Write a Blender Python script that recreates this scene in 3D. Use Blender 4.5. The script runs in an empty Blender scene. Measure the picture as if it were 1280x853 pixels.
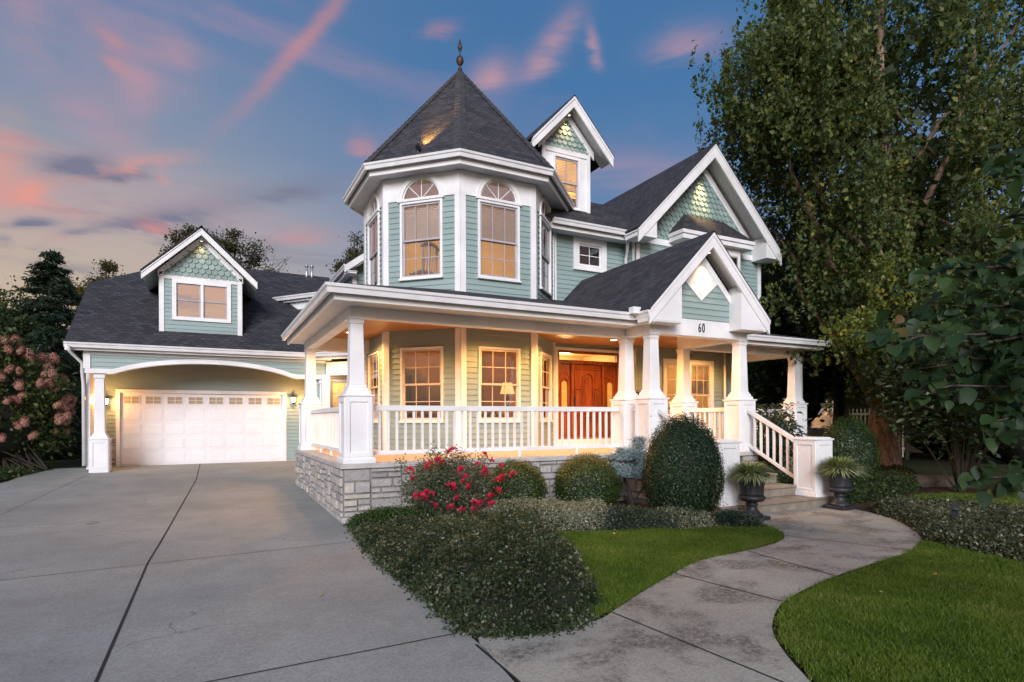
import bpy, math, random
import numpy as np
from mathutils import Vector, Matrix
R = math.radians
rng = np.random.default_rng(11)
random.seed(4)
scene = bpy.context.scene
COL = scene.collection

# ------------------------------------------------------------------ materials
class NT:
    """small helper that writes node expressions"""
    def __init__(s, tree): s.t = tree; s.n = tree.nodes; s.l = tree.links
    def node(s, typ, **kw):
        n = s.n.new(typ)
        for k, v in kw.items(): setattr(n, k, v)
        return n
    def put(s, sock, v):
        if isinstance(v, bpy.types.NodeSocket): s.l.new(v, sock)
        elif isinstance(v, (tuple, list)) and len(v) == 3 and sock.type == 'RGBA': sock.default_value = (*v, 1)
        else: sock.default_value = v
    def m(s, op, a, b=0.0, c=0.0, clamp=False):
        n = s.node('ShaderNodeMath', operation=op, use_clamp=clamp)
        s.put(n.inputs[0], a); s.put(n.inputs[1], b); s.put(n.inputs[2], c)
        return n.outputs[0]
    def mix(s, f, a, b, blend='MIX'):
        n = s.node('ShaderNodeMix', data_type='RGBA', blend_type=blend)
        s.put(n.inputs[0], f); s.put(n.inputs[6], a); s.put(n.inputs[7], b)
        return n.outputs[2]
    def ramp(s, f, stops):
        n = s.node('ShaderNodeValToRGB'); e = n.color_ramp.elements
        while len(e) < len(stops): e.new(0.5)
        for i, (p, c) in enumerate(stops):
            e[i].position = p; e[i].color = (*c, 1) if len(c) == 3 else c
        s.put(n.inputs[0], f); return n.outputs[0]
    def smooth(s, v, lo, hi):
        n = s.node('ShaderNodeMapRange', interpolation_type='SMOOTHSTEP')
        s.put(n.inputs[0], v); n.inputs[1].default_value = lo; n.inputs[2].default_value = hi
        return n.outputs[0]
    def noise(s, vec, scale, detail=3, rough=.55, dist=0.0):
        n = s.node('ShaderNodeTexNoise'); s.put(n.inputs['Vector'], vec)
        n.inputs['Scale'].default_value = scale; n.inputs['Detail'].default_value = detail
        n.inputs['Roughness'].default_value = rough; n.inputs['Distortion'].default_value = dist
        return n.outputs[0]
    def mapping(s, vec, scale=(1, 1, 1), rot=(0, 0, 0), loc=(0, 0, 0)):
        n = s.node('ShaderNodeMapping'); s.put(n.inputs[0], vec)
        n.inputs['Scale'].default_value = scale; n.inputs['Rotation'].default_value = rot; n.inputs['Location'].default_value = loc
        return n.outputs[0]

def new_mat(name):
    m = bpy.data.materials.new(name); m.use_nodes = True
    t = NT(m.node_tree); b = m.node_tree.nodes['Principled BSDF']
    return m, t, b

def simple(name, col, rough=.5, var=.12, scale=6., bump=0., bscale=60., metal=0., spec=.5, stretch=(1, 1, 1)):
    m, t, b = new_mat(name)
    co = t.node('ShaderNodeTexCoord').outputs['Object']
    v = t.mapping(co, stretch)
    n = t.noise(v, scale, 5)
    dk = tuple(c * (1 - var) for c in col); lt = tuple(min(1, c * (1 + var)) for c in col)
    b.inputs['Roughness'].default_value = rough; b.inputs['Metallic'].default_value = metal
    b.inputs['Specular IOR Level'].default_value = spec
    t.put(b.inputs['Base Color'], t.mix(t.smooth(n, .3, .7), dk, lt))
    if bump:
        bn = t.node('ShaderNodeBump'); bn.inputs['Strength'].default_value = bump; bn.inputs['Distance'].default_value = .01
        t.put(bn.inputs['Height'], t.noise(v, bscale, 4)); t.put(b.inputs['Normal'], bn.outputs[0])
    return m

MAT = {}
MAT['white'] = simple('white_paint', (.78, .78, .785), .5, .075, 1.6, .10, 30)
MAT['white_trim'] = simple('white_trim_paint', (.80, .80, .80), .5, .07, 2, .08, 40)
MAT['siding'] = simple('sage_siding_paint', (.265, .355, .345), .5, .07, 3, .12, 70, stretch=(.15, .15, 1))
MAT['scale'] = None
MAT['cream'] = simple('cream_plaster', (.62, .50, .34), .8, .06, 2)
MAT['brownroom'] = simple('brown_plaster', (.30, .16, .085), .8, .2, 1.2)
MAT['floorwood'] = simple('interior_floor', (.22, .12, .06), .4, .2, 4)
MAT['gutter'] = simple('gutter_metal', (.70, .70, .70), .38, .06, 4)
MAT['dark'] = simple('black_metal', (.018, .018, .02), .42, .2, 8)
MAT['iron'] = simple('cast_iron', (.022, .023, .028), .5, .3, 10, .2, 60)
MAT['grey_sash'] = simple('grey_sash', (.42, .39, .42), .45, .06, 3)
MAT['beige_sash'] = simple('beige_sash', (.60, .50, .42), .45, .06, 3)
MAT['blind'] = simple('blind_slat', (.70, .64, .62), .55, .05, 4)
def mat_blind():
    m, t, b = new_mat('translucent_blind')
    b.inputs['Base Color'].default_value = (.66, .60, .58, 1); b.inputs['Roughness'].default_value = .6
    tl = t.node('ShaderNodeBsdfTranslucent'); tl.inputs[0].default_value = (.70, .62, .52, 1)
    mx = t.node('ShaderNodeMixShader'); mx.inputs[0].default_value = .13; t.put(mx.inputs[1], b.outputs[0]); t.put(mx.inputs[2], tl.outputs[0]); t.put(t.n['Material Output'].inputs[0], mx.outputs[0]); return m
MAT['blind'] = mat_blind()
MAT['galv'] = simple('galvanised_metal', (.55, .55, .56), .35, .15, 5, metal=.7)
MAT['lampshade'] = None

def mat_scale():
    m, t, b = new_mat('fish_scale_paint')
    g = t.node('ShaderNodeNewGeometry')
    r = g.outputs['Random Per Island']
    t.put(b.inputs['Base Color'], t.mix(r, (.20, .285, .265), (.31, .40, .375)))
    b.inputs['Roughness'].default_value = .5
    return m
MAT['scale'] = mat_scale()

def mat_shingle():
    m, t, b = new_mat('asphalt_shingles')
    uv = t.node('ShaderNodeTexCoord').outputs['UV']
    br = t.node('ShaderNodeTexBrick', offset=.5, squash=1.0)
    nz = t.noise(uv, 1.3, 2)
    wob = t.node('ShaderNodeVectorMath', operation='ADD')
    t.put(wob.inputs[0], uv); 
    cmb = t.node('ShaderNodeCombineXYZ'); t.put(cmb.inputs[0], t.m('MULTIPLY', t.noise(t.mapping(uv, (2, 40, 1)), 1.0, 1), .35))
    t.put(wob.inputs[1], cmb.outputs[0])
    t.put(br.inputs['Vector'], wob.outputs[0])
    for k, v in (('Scale', 1.0), ('Mortar Size', .006), ('Mortar Smooth', .2), ('Bias', 0.0), ('Brick Width', .21), ('Row Height', .14)):
        br.inputs[k].default_value = v
    br.inputs['Color1'].default_value = (.016, .017, .022, 1); br.inputs['Color2'].default_value = (.080, .080, .094, 1)
    br.inputs['Mortar'].default_value = (.006, .006, .008, 1)
    gr = t.noise(uv, 160, 2)
    big = t.noise(uv, .55, 4)
    col = t.mix(.38, br.outputs['Color'], t.mix(gr, (.018, .018, .024), (.075, .075, .085)))
    col = t.mix(t.smooth(big, .35, .75), col, t.mix(.4, col, (.07, .066, .066)))
    t.put(b.inputs['Base Color'], col); b.inputs['Roughness'].default_value = .8; b.inputs['Specular IOR Level'].default_value = .3
    # each course steps up towards its lower edge
    sep = t.node('ShaderNodeSeparateXYZ'); t.put(sep.inputs[0], uv)
    fr = t.m('SUBTRACT', 1.0, t.m('FRACT', t.m('DIVIDE', sep.outputs[1], .14)))
    h = t.m('ADD', t.m('ADD', t.m('MULTIPLY', fr, .9), t.m('MULTIPLY', br.outputs['Fac'], -.8)), t.m('MULTIPLY', gr, .35))
    bn = t.node('ShaderNodeBump'); bn.inputs['Strength'].default_value = .9; bn.inputs['Distance'].default_value = .016
    t.put(bn.inputs['Height'], h); t.put(b.inputs['Normal'], bn.outputs[0])
    return m
MAT['shingle'] = mat_shingle()

def mat_stone():
    m, t, b = new_mat('limestone_ashlar')
    co = t.node('ShaderNodeTexCoord').outputs['Object']
    r = t.node('ShaderNodeNewGeometry').outputs['Random Per Island']
    base = t.ramp(r, [(0, (.33, .315, .31)), (.3, (.44, .425, .41)), (.7, (.54, .51, .46)), (1, (.62, .56, .48))])
    n = t.noise(co, 9, 6, .65); n2 = t.noise(t.mapping(co, (1, 1, 3)), 22, 5, .7)
    col = t.mix(t.smooth(n, .35, .7), t.mix(.35, base, (.14, .135, .135)), base)
    col = t.mix(t.m('MULTIPLY', t.smooth(n2, .55, .8), .5), col, (.60, .56, .50))
    t.put(b.inputs['Base Color'], col); b.inputs['Roughness'].default_value = .85
    bn = t.node('ShaderNodeBump'); bn.inputs['Strength'].default_value = .9; bn.inputs['Distance'].default_value = .02
    t.put(bn.inputs['Height'], t.m('ADD', n, t.m('MULTIPLY', n2, .6))); t.put(b.inputs['Normal'], bn.outputs[0])
    return m
MAT['stone'] = mat_stone()
MAT['mortar'] = simple('mortar', (.20, .19, .175), .9, .2, 12, .3, 60)
MAT['slab'] = simple('cast_stone_slab', (.46, .44, .42), .75, .12, 5, .15, 90)

def mat_concrete(name, c0, c1, stain, amt):
    m, t, b = new_mat(name)
    co = t.node('ShaderNodeTexCoord').outputs['Object']
    big = t.noise(co, .35, 5, .6); mid = t.noise(co, 1.7, 6, .65, .4); fine = t.noise(co, 55, 3, .7); spk = t.noise(co, 26, 6, .8)
    col = t.mix(t.smooth(big, .3, .7), c0, c1)
    st = t.m('MULTIPLY', t.smooth(mid, .44, .62), t.smooth(spk, .34, .60))
    col = t.mix(t.m('MULTIPLY', st, amt), col, stain)
    col = t.mix(t.m('MULTIPLY', t.smooth(fine, .42, .68), .42), col, tuple(x * .55 for x in c0))
    col = t.mix(t.m('MULTIPLY', t.smooth(fine, .55, .25), .18), col, tuple(min(1, x * 1.5) for x in c1))
    # hairline cracks
    vo = t.node('ShaderNodeTexVoronoi', feature='DISTANCE_TO_EDGE'); vo.inputs['Scale'].default_value = .32
    wv = t.node('ShaderNodeVectorMath', operation='ADD'); t.put(wv.inputs[0], co)
    nn = t.node('ShaderNodeTexNoise'); t.put(nn.inputs['Vector'], co); nn.inputs['Scale'].default_value = 1.5; nn.inputs['Detail'].default_value = 5
    sc = t.node('ShaderNodeVectorMath', operation='SCALE'); t.put(sc.inputs[0], nn.outputs['Color']); sc.inputs['Scale'].default_value = .9
    t.put(wv.inputs[1], sc.outputs[0]); t.put(vo.inputs['Vector'], wv.outputs[0])
    ck = t.m('MULTIPLY', t.m('SUBTRACT', 1.0, t.smooth(vo.outputs['Distance'], 0.0, .005)), t.smooth(big, .50, .60))
    col = t.mix(t.m('MULTIPLY', ck, .75), col, (.07, .065, .06))
    t.put(b.inputs['Base Color'], col); b.inputs['Roughness'].default_value = .82; b.inputs['Specular IOR Level'].default_value = .35
    bn = t.node('ShaderNodeBump'); bn.inputs['Strength'].default_value = .35; bn.inputs['Distance'].default_value = .004
    t.put(bn.inputs['Height'], t.m('ADD', fine, t.m('MULTIPLY', ck, -1.5))); t.put(b.inputs['Normal'], bn.outputs[0])
    return m
MAT['drive'] = mat_concrete('driveway_concrete', (.240, .250, .236), (.335, .347, .322), (.165, .165, .152), .36)
MAT['walk'] = mat_concrete('walkway_concrete', (.285, .275, .235), (.425, .41, .35), (.080, .070, .057), .95)
MAT['joint'] = simple('joint_filler', (.018, .017, .016), .95, .3, 20)
MAT['step'] = simple('step_stone', (.25, .215, .17), .8, .2, 4, .3, 60)

def mat_wood(name, c0, c1, rough=.35, sx=(14, 14, .9)):
    m, t, b = new_mat(name)
    co = t.node('ShaderNodeTexCoord').outputs['Object']
    n = t.noise(t.mapping(co, sx), 1.5, 6, .65, .8)
    t.put(b.inputs['Base Color'], t.mix(t.smooth(n, .3, .7), c0, c1)); b.inputs['Roughness'].default_value = rough
    return m
MAT['door'] = mat_wood('mahogany_door', (.12, .026, .007), (.32, .080, .019), .28)
def mat_ceiling():
    m, t, b = new_mat('pine_ceiling')
    co = t.node('ShaderNodeTexCoord').outputs['Object']
    sep = t.node('ShaderNodeSeparateXYZ'); t.put(sep.inputs[0], co)
    pl = t.m('FLOOR', t.m('DIVIDE', sep.outputs[1], .09))
    wn = t.node('ShaderNodeTexWhiteNoise', noise_dimensions='1D'); t.put(wn.inputs['W'], pl)
    n = t.noise(t.mapping(co, (.8, 12, 1)), 2, 5, .6, .6)
    col = t.mix(t.smooth(n, .3, .7), (.42, .16, .04), (.58, .26, .075))
    col = t.mix(t.m('MULTIPLY', wn.outputs[0], .4), col, (.30, .12, .04))
    fr = t.m('FRACT', t.m('DIVIDE', sep.outputs[1], .09))
    col = t.mix(t.m('MULTIPLY', t.m('LESS_THAN', fr, .06), .7), col, (.08, .035, .015))
    t.put(b.inputs['Base Color'], col); b.inputs['Roughness'].default_value = .4
    return m
MAT['ceiling'] = mat_ceiling()

def mat_glass(name, tint, refl=.12):
    m, t, b = new_mat(name)
    t.n.remove(b)
    tr = t.node('ShaderNodeBsdfTransparent'); tr.inputs[0].default_value = (*tint, 1)
    gl = t.node('ShaderNodeBsdfGlossy'); gl.inputs['Roughness'].default_value = .02; gl.inputs[0].default_value = (.9, .9, .9, 1)
    co = t.node('ShaderNodeTexCoord').outputs['Object']
    bn = t.node('ShaderNodeBump'); bn.inputs['Strength'].default_value = .05; bn.inputs['Distance'].default_value = .02
    t.put(bn.inputs['Height'], t.noise(co, 2.5, 2)); t.put(gl.inputs['Normal'], bn.outputs[0])
    fr = t.node('ShaderNodeFresnel'); fr.inputs[0].default_value = 1.5
    f = t.m('ADD', t.m('MULTIPLY', fr.outputs[0], 1.5), refl, clamp=True)
    mx = t.node('ShaderNodeMixShader'); t.put(mx.inputs[0], f); t.put(mx.inputs[1], tr.outputs[0]); t.put(mx.inputs[2], gl.outputs[0])
    t.put(t.n['Material Output'].inputs[0], mx.outputs[0])
    return m
MAT['glass'] = mat_glass('window_glass', (.82, .82, .80), .10)
MAT['glass_refl'] = mat_glass('sky_reflecting_glass', (.35, .33, .32), .78)
MAT['glass_arch'] = mat_glass('arched_glass', (.55, .55, .52), .42)
MAT['glass_screen'] = mat_glass('screened_glass', (.16, .16, .18), .05)

def mat_emit(name, col, strength, base=(.8, .8, .8)):
    m, t, b = new_mat(name)
    b.inputs['Base Color'].default_value = (*base, 1)
    b.inputs['Emission Color'].default_value = (*col, 1); b.inputs['Emission Strength'].default_value = strength
    return m
MAT['bulb'] = mat_emit('lamp_bulb', (1, .72, .38), 14)
MAT['lantern_glass'] = mat_emit('lantern_glass', (1, .70, .36), 11)
MAT['lampshade'] = mat_emit('lamp_shade', (1, .55, .18), 1.3, (.7, .5, .3))

def leaf_mat(name, stops, rough=.5, trans=.35, spec=.35):
    m, t, b = new_mat(name)
    g = t.node('ShaderNodeNewGeometry'); r = g.outputs['Random Per Island']
    co = t.node('ShaderNodeTexCoord').outputs['Object']
    n = t.noise(co, 1.2, 3)
    f = t.m('ADD', t.m('MULTIPLY', r, .65), t.m('MULTIPLY', t.smooth(n, .3, .7), .35))
    col = t.ramp(f, stops)
    t.put(b.inputs['Base Color'], col); b.inputs['Roughness'].default_value = rough; b.inputs['Specular IOR Level'].default_value = spec
    tl = t.node('ShaderNodeBsdfTranslucent'); t.put(tl.inputs[0], t.mix(.5, col, (.12, .16, .02)))
    mx = t.node('ShaderNodeMixShader'); mx.inputs[0].default_value = trans
    t.put(mx.inputs[1], b.outputs[0]); t.put(mx.inputs[2], tl.outputs[0]); t.put(t.n['Material Output'].inputs[0], mx.outputs[0])
    return m
def bark_mat(name, c0, c1, sc=8):
    m, t, b = new_mat(name)
    co = t.node('ShaderNodeTexCoord').outputs['Object']
    n = t.noise(t.mapping(co, (1, 1, .25)), sc, 6, .7, .5)
    t.put(b.inputs['Base Color'], t.mix(t.smooth(n, .35, .65), c0, c1)); b.inputs['Roughness'].default_value = .9
    bn = t.node('ShaderNodeBump'); bn.inputs['Strength'].default_value = .8; bn.inputs['Distance'].default_value = .03
    t.put(bn.inputs['Height'], n); t.put(b.inputs['Normal'], bn.outputs[0])
    return m
MAT['bark_birch'] = bark_mat('peeling_bark', (.10, .062, .042), (.34, .225, .155))
MAT['bark_dark'] = bark_mat('dark_bark', (.03, .024, .02), (.085, .065, .05))
MAT['twig'] = simple('dry_twig', (.05, .038, .028), .9, .3, 10)

# ------------------------------------------------------------------ mesh builder
class MB:
    def __init__(s, M=None):
        s.v = []; s.f = []; s.uv = []; s.mi = []; s.M = M or Matrix.Identity(4); s.cur = 0; s.hasuv = False
    def P(s, p):
        s.v.append(tuple(s.M @ Vector(p))); return len(s.v) - 1
    def face(s, pts, uv=None):
        idx = [s.P(p) for p in pts]; s.f.append(idx); s.mi.append(s.cur)
        if uv: s.hasuv = True
        s.uv.append(uv or [(0, 0)] * len(idx))
    def hexa(s, c):   # 8 corners: bottom 0-3 ccw, top 4-7
        i = [s.P(p) for p in c]
        for q in ((0, 3, 2, 1), (4, 5, 6, 7), (0, 1, 5, 4), (1, 2, 6, 5), (2, 3, 7, 6), (3, 0, 4, 7)):
            s.f.append([i[k] for k in q]); s.mi.append(s.cur); s.uv.append([(0, 0)] * 4)
    def box(s, x0, x1, y0, y1, z0, z1):
        s.hexa([(x0, y0, z0), (x1, y0, z0), (x1, y1, z0), (x0, y1, z0), (x0, y0, z1), (x1, y0, z1), (x1, y1, z1), (x0, y1, z1)])
    def frustum(s, cx, cy, z0, z1, w0, w1):
        a, b = w0 / 2, w1 / 2
        s.hexa([(cx - a, cy - a, z0), (cx + a, cy - a, z0), (cx + a, cy + a, z0), (cx - a, cy + a, z0),
                (cx - b, cy - b, z1), (cx + b, cy - b, z1), (cx + b, cy + b, z1), (cx - b, cy + b, z1)])
    def beam(s, p0, p1, a, b):   # bar from p0 to p1 with cross-section vectors a, b (p0 is one corner)
        p0, p1, a, b = map(Vector, (p0, p1, a, b))
        s.hexa([p0, p0 + a, p0 + a + b, p0 + b, p1, p1 + a, p1 + a + b, p1 + b])
    def prism(s, pts, vec):      # polygon extruded by vec
        vec = Vector(vec); n = len(pts)
        a = [s.P(p) for p in pts]; b = [s.P(Vector(p) + vec) for p in pts]
        s.f.append(a[::-1]); s.f.append(b); s.mi += [s.cur] * (n + 2); s.uv += [[(0, 0)] * n] * 2
        for i in range(n):
            j = (i + 1) % n; s.f.append([a[i], a[j], b[j], b[i]]); s.uv.append([(0, 0)] * 4)
    def lathe(s, prof, n=24, cx=0, cy=0, wob=None, sq=1):
        ring = []
        for k, (r, z) in enumerate(prof):
            row = []
            for i in range(n):
                a = 2 * math.pi * i / n
                rr = r * (1 + (wob(a, k) if wob else 0))
                row.append(s.P((cx + rr * math.cos(a), cy + rr * math.sin(a) * sq, z)))
            ring.append(row)
        for k in range(len(ring) - 1):
            for i in range(n):
                j = (i + 1) % n
                s.f.append([ring[k][i], ring[k][j], ring[k + 1][j], ring[k + 1][i]]); s.mi.append(s.cur); s.uv.append([(0, 0)] * 4)
        for row, rev in ((ring[0], True), (ring[-1], False)):
            s.f.append(row[::-1] if rev else row); s.mi.append(s.cur); s.uv.append([(0, 0)] * n)
    def tube(s, pts, radii, n=8):
        pts = [Vector(p) for p in pts]; rings = []
        for i, p in enumerate(pts):
            d = (pts[min(i + 1, len(pts) - 1)] - pts[max(i - 1, 0)]).normalized()
            u = d.cross(Vector((0.31, .17, .93)) if abs(d.z) < .9 else Vector((1, .1, 0))).normalized(); w = d.cross(u)
            rings.append([s.P(p + (u * math.cos(2 * math.pi * k / n) + w * math.sin(2 * math.pi * k / n)) * radii[i]) for k in range(n)])
        for a, b in zip(rings, rings[1:]):
            for k in range(n):
                j = (k + 1) % n; s.f.append([a[k], a[j], b[j], b[k]]); s.mi.append(s.cur); s.uv.append([(0, 0)] * 4)
        s.f.append(rings[0][::-1]); s.f.append(rings[-1]); s.mi += [s.cur] * 2; s.uv += [[(0, 0)] * n] * 2
    def roof(s, pts, thick=.035):   # roof sheet with metres as UV, u along the eave
        P = [Vector(p) for p in pts]
        n = Vector((0, 0, 0))
        for i in range(len(P)): n += (P[i] - P[0]).cross(P[(i + 1) % len(P)] - P[0])
        n.normalize()
        if n.z < 0: P = P[::-1]; n = -n
        u = Vector((0, 0, 1)).cross(n)
        u = u.normalized() if u.length > 1e-4 else Vector((1, 0, 0))
        v = n.cross(u)
        s.face(P, [(p.dot(u), p.dot(v)) for p in P])
        if thick:
            Q = [p - n * thick for p in P]
            s.face(Q[::-1], [(p.dot(u), p.dot(v)) for p in Q[::-1]])
            for i in range(len(P)):
                j = (i + 1) % len(P); s.face([P[i], Q[i], Q[j], P[j]], [(0, .05)] * 4)
    def sweep(s, prof, path, closed=False, sign=1):
        """profile [(outward, z)] along a plan polyline [(x,y,z)], mitred"""
        n = len(path); P = [Vector(p) for p in path]; rings = []
        for i in range(n):
            def nrm(a, b):
                d = (b - a); d.z = 0; d.normalize(); return Vector((d.y, -d.x, 0)) * sign
            ns = []
            if closed or i > 0: ns.append(nrm(P[i - 1], P[i]))
            if closed or i < n - 1: ns.append(nrm(P[i], P[(i + 1) % n]))
            m = sum(ns, Vector((0, 0, 0))); m.normalize(); m = m / max(.3, m.dot(ns[0]))
            rings.append([s.P(P[i] + m * o + Vector((0, 0, z))) for o, z in prof])
        k = len(prof); rng_ = range(n if closed else n - 1)
        for i in rng_:
            a, b = rings[i], rings[(i + 1) % n]
            for q in range(k):
                r = (q + 1) % k; s.f.append([a[q], b[q], b[r], a[r]]); s.mi.append(s.cur); s.uv.append([(0, 0)] * 4)
        if not closed:
            s.f.append(rings[0][:]); s.f.append(rings[-1][::-1]); s.mi += [s.cur] * 2; s.uv += [[(0, 0)] * k] * 2
    def build(s, name, mats, parent=None, smooth=False, bevel=0., root=None, label=None):
        me = bpy.data.meshes.new(name); me.from_pydata(s.v, [], s.f)
        if s.hasuv:
            uvl = me.uv_layers.new(name='UVMap'); flat = [c for fuv in s.uv for p in fuv for c in p]
            uvl.data.foreach_set('uv', flat)
        for m in (mats if isinstance(mats, (list, tuple)) else [mats]): me.materials.append(MAT[m] if isinstance(m, str) else m)
        me.polygons.foreach_set('material_index', s.mi)
        if smooth: me.polygons.foreach_set('use_smooth', [True] * len(me.polygons))
        me.update()
        o = bpy.data.objects.new(name, me); COL.objects.link(o)
        if parent is not None:
            o.parent = parent
            if root is not None: o.matrix_parent_inverse = Matrix.Translation(-root)
        if bevel:
            bm = o.modifiers.new('edge', 'BEVEL'); bm.width = bevel; bm.segments = 1; bm.limit_method = 'ANGLE'
        if label: o['label'] = label
        return o

def np_mesh(name, verts, faces, mat, parent=None, k=4, smooth=False):
    me = bpy.data.meshes.new(name); nv = len(verts); nf = len(faces)
    me.vertices.add(nv); me.vertices.foreach_set('co', np.asarray(verts, np.float32).ravel())
    me.loops.add(nf * k); me.loops.foreach_set('vertex_index', np.asarray(faces, np.int32).ravel())
    me.polygons.add(nf); me.polygons.foreach_set('loop_start', np.arange(nf, dtype=np.int32) * k)
    me.polygons.foreach_set('loop_total', np.full(nf, k, np.int32))
    if smooth: me.polygons.foreach_set('use_smooth', np.ones(nf, bool))
    me.materials.append(MAT[mat] if isinstance(mat, str) else mat); me.update(calc_edges=True)
    o = bpy.data.objects.new(name, me); COL.objects.link(o)
    if parent is not None: o.parent = parent
    return o

def thing(name, label, cat, loc=(0, 0, 0), group=None, rz=0):
    o = bpy.data.objects.new(name, None); COL.objects.link(o); o.empty_display_size = .2
    o.location = loc; o.rotation_euler = (0, 0, rz)
    o['label'] = label; o['category'] = cat
    if group: o['group'] = group
    return o
def tag(o, label=None, cat=None, group=None, kind=None):
    for k, v in (('label', label), ('category', cat), ('group', group), ('kind', kind)):
        if v: o[k] = v
    return o
def dup(root, loc, rz=0, label=None, scale=None):
    r = root.copy(); COL.objects.link(r); r.location = loc; r.rotation_euler = (0, 0, rz)
    if scale: r.scale = scale
    if label: r['label'] = label
    for ch in list(root.children):
        c = ch.copy(); COL.objects.link(c); c.parent = r
        for g in list(ch.children):
            d = g.copy(); COL.objects.link(d); d.parent = c
    return r
def lamp(name, typ, loc, power, col, size=.05, parent=None, target=None, cone=60, blend=.6):
    l = bpy.data.lights.new(name, typ); l.energy = power; l.color = col
    if typ in ('POINT', 'SPOT'): l.shadow_soft_size = size
    if typ == 'SPOT': l.spot_size = R(cone); l.spot_blend = blend
    o = bpy.data.objects.new(name, l); COL.objects.link(o); o.location = loc
    if target is not None: o.rotation_euler = (Vector(target) - Vector(loc)).to_track_quat('-Z', 'Y').to_euler()
    return o

def gz(x, y):
    g = .26 * (max(0., (y - 8.5)) / 12.5) ** 1.3
    t = min(1., max(0., (x - 3) / 3.)); return min(g, .30) * (1 - t * t * (3 - 2 * t))

# wall frame: local (u along wall left-to-right seen from outside, d outward, z up)
def frame(x0, y0, x1, y1):
    d = Vector((x1 - x0, y1 - y0, 0)); L = d.length; d.normalize(); n = Vector((d.y, -d.x, 0))
    M = Matrix(((d.x, n.x, 0, x0), (d.y, n.y, 0, y0), (0, 0, 1, 0), (0, 0, 0, 1)))
    return M, L

def lap(mb, L, z0, z1, holes=(), course=.12, rng_fn=None, off=0.0):
    """lap siding boards; rng_fn(z)->(ua,ub) limits the width (gables)"""
    fn = rng_fn or (lambda z: (0, L))
    n0 = int(math.floor(z0 / course + 1e-6)); n1 = int(math.ceil(z1 / course - 1e-6))
    for k in range(n0, n1):
        cz0, cz1 = k * course, (k + 1) * course
        zs = sorted({max(cz0, z0), min(cz1, z1), *[h for r in holes for h in (r[2], r[3]) if max(cz0, z0) < h < min(cz1, z1)]})
        dd = lambda z: off + .020 - .016 * (z - cz0) / course
        for a, b in zip(zs, zs[1:]):
            if b - a < 1e-4: continue
            la, ra = fn(a); lb, rb = fn(b)
            if ra - la < .004 and rb - lb < .004: continue
            hs = sorted((r[0], r[1]) for r in holes if r[2] < (a + b) / 2 < r[3])
            segs = []; cur = None
            edges = [(la, lb)]
            for h in hs: edges.append((h[0], h[0])); edges.append((h[1], h[1]))
            edges.append((ra, rb))
            for i in range(0, len(edges), 2):
                (l0, l1), (r0, r1) = edges[i], edges[i + 1]
                if r0 - l0 < .004 and r1 - l1 < .004: continue
                mb.face([(l0, dd(a), a), (r0, dd(a), a), (r1, dd(b), b), (l1, dd(b), b)])
                if abs(a - cz0) < 1e-6: mb.face([(l0, off, a), (r0, off, a), (r0, dd(a), a), (l0, dd(a), a)])

def panel(mb, u0, u1, z0, z1, holes, d0, d1):
    """slab with rectangular holes and their reveals"""
    us = sorted({u0, u1, *[c for h in holes for c in h[:2] if u0 < c < u1]}); zs = sorted({z0, z1, *[c for h in holes for c in h[2:4] if z0 < c < z1]})
    solid = lambda i, j: 0 <= i < len(us) - 1 and 0 <= j < len(zs) - 1 and not any(h[0] - 1e-6 <= us[i] and us[i + 1] <= h[1] + 1e-6 and h[2] - 1e-6 <= zs[j] and zs[j + 1] <= h[3] + 1e-6 for h in holes)
    for i in range(len(us) - 1):
        for j in range(len(zs) - 1):
            if not solid(i, j): continue
            a, b, c, d = us[i], us[i + 1], zs[j], zs[j + 1]
            mb.face([(a, d1, c), (b, d1, c), (b, d1, d), (a, d1, d)]); mb.face([(a, d0, d), (b, d0, d), (b, d0, c), (a, d0, c)])
            if not solid(i - 1, j): mb.face([(a, d0, c), (a, d1, c), (a, d1, d), (a, d0, d)])
            if not solid(i + 1, j): mb.face([(b, d1, c), (b, d0, c), (b, d0, d), (b, d1, d)])
            if not solid(i, j - 1): mb.face([(a, d0, c), (b, d0, c), (b, d1, c), (a, d1, c)])
            if not solid(i, j + 1): mb.face([(a, d1, d), (b, d1, d), (b, d0, d), (a, d0, d)])

def scales(mb, fn, z0, z1, pitch=.15, row=.13, d=.042, margin=.03):
    """half-round shingles in rows; fn(z)->(ua,ub)"""
    k = 0; z = z0 - row * .3
    while z < z1:
        l, r = fn(max(z0, z + row * .35))
        u = math.floor(l / pitch) * pitch - pitch + (pitch / 2 if k % 2 else 0)
        while u < r + pitch:
            if l + margin - pitch * .32 <= u <= r - margin + pitch * .32:
                w = pitch * .47; top = z + row * 1.45
                pts = [(u - w, .004, top), (u - w, d * .75, z + w)]
                for q in range(1, 8):
                    a = math.pi + math.pi * q / 8; pts.append((u + w * math.cos(a), d, z + w + w * math.sin(a) * 1.0))
                pts += [(u + w, d * .75, z + w), (u + w, .004, top)]
                pts = [(p[0], p[1], max(p[2], z0 - .02)) for p in pts]
                mb.prism(pts, (0, -.020, 0))
            u += pitch
        z += row; k += 1
# =================================================================== the house
HR = Vector((7, 11, 0))
house = thing('victorian_house', 'sage green two storey Victorian house with an octagonal turret and a lit wraparound porch', 'house', HR)
def part(mb, name, mat, parent=None, root=HR, **k):
    if parent is None: return mb.build(name, mat, house, root=root, **k)
    return mb.build(name, mat, parent, **k)

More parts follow.
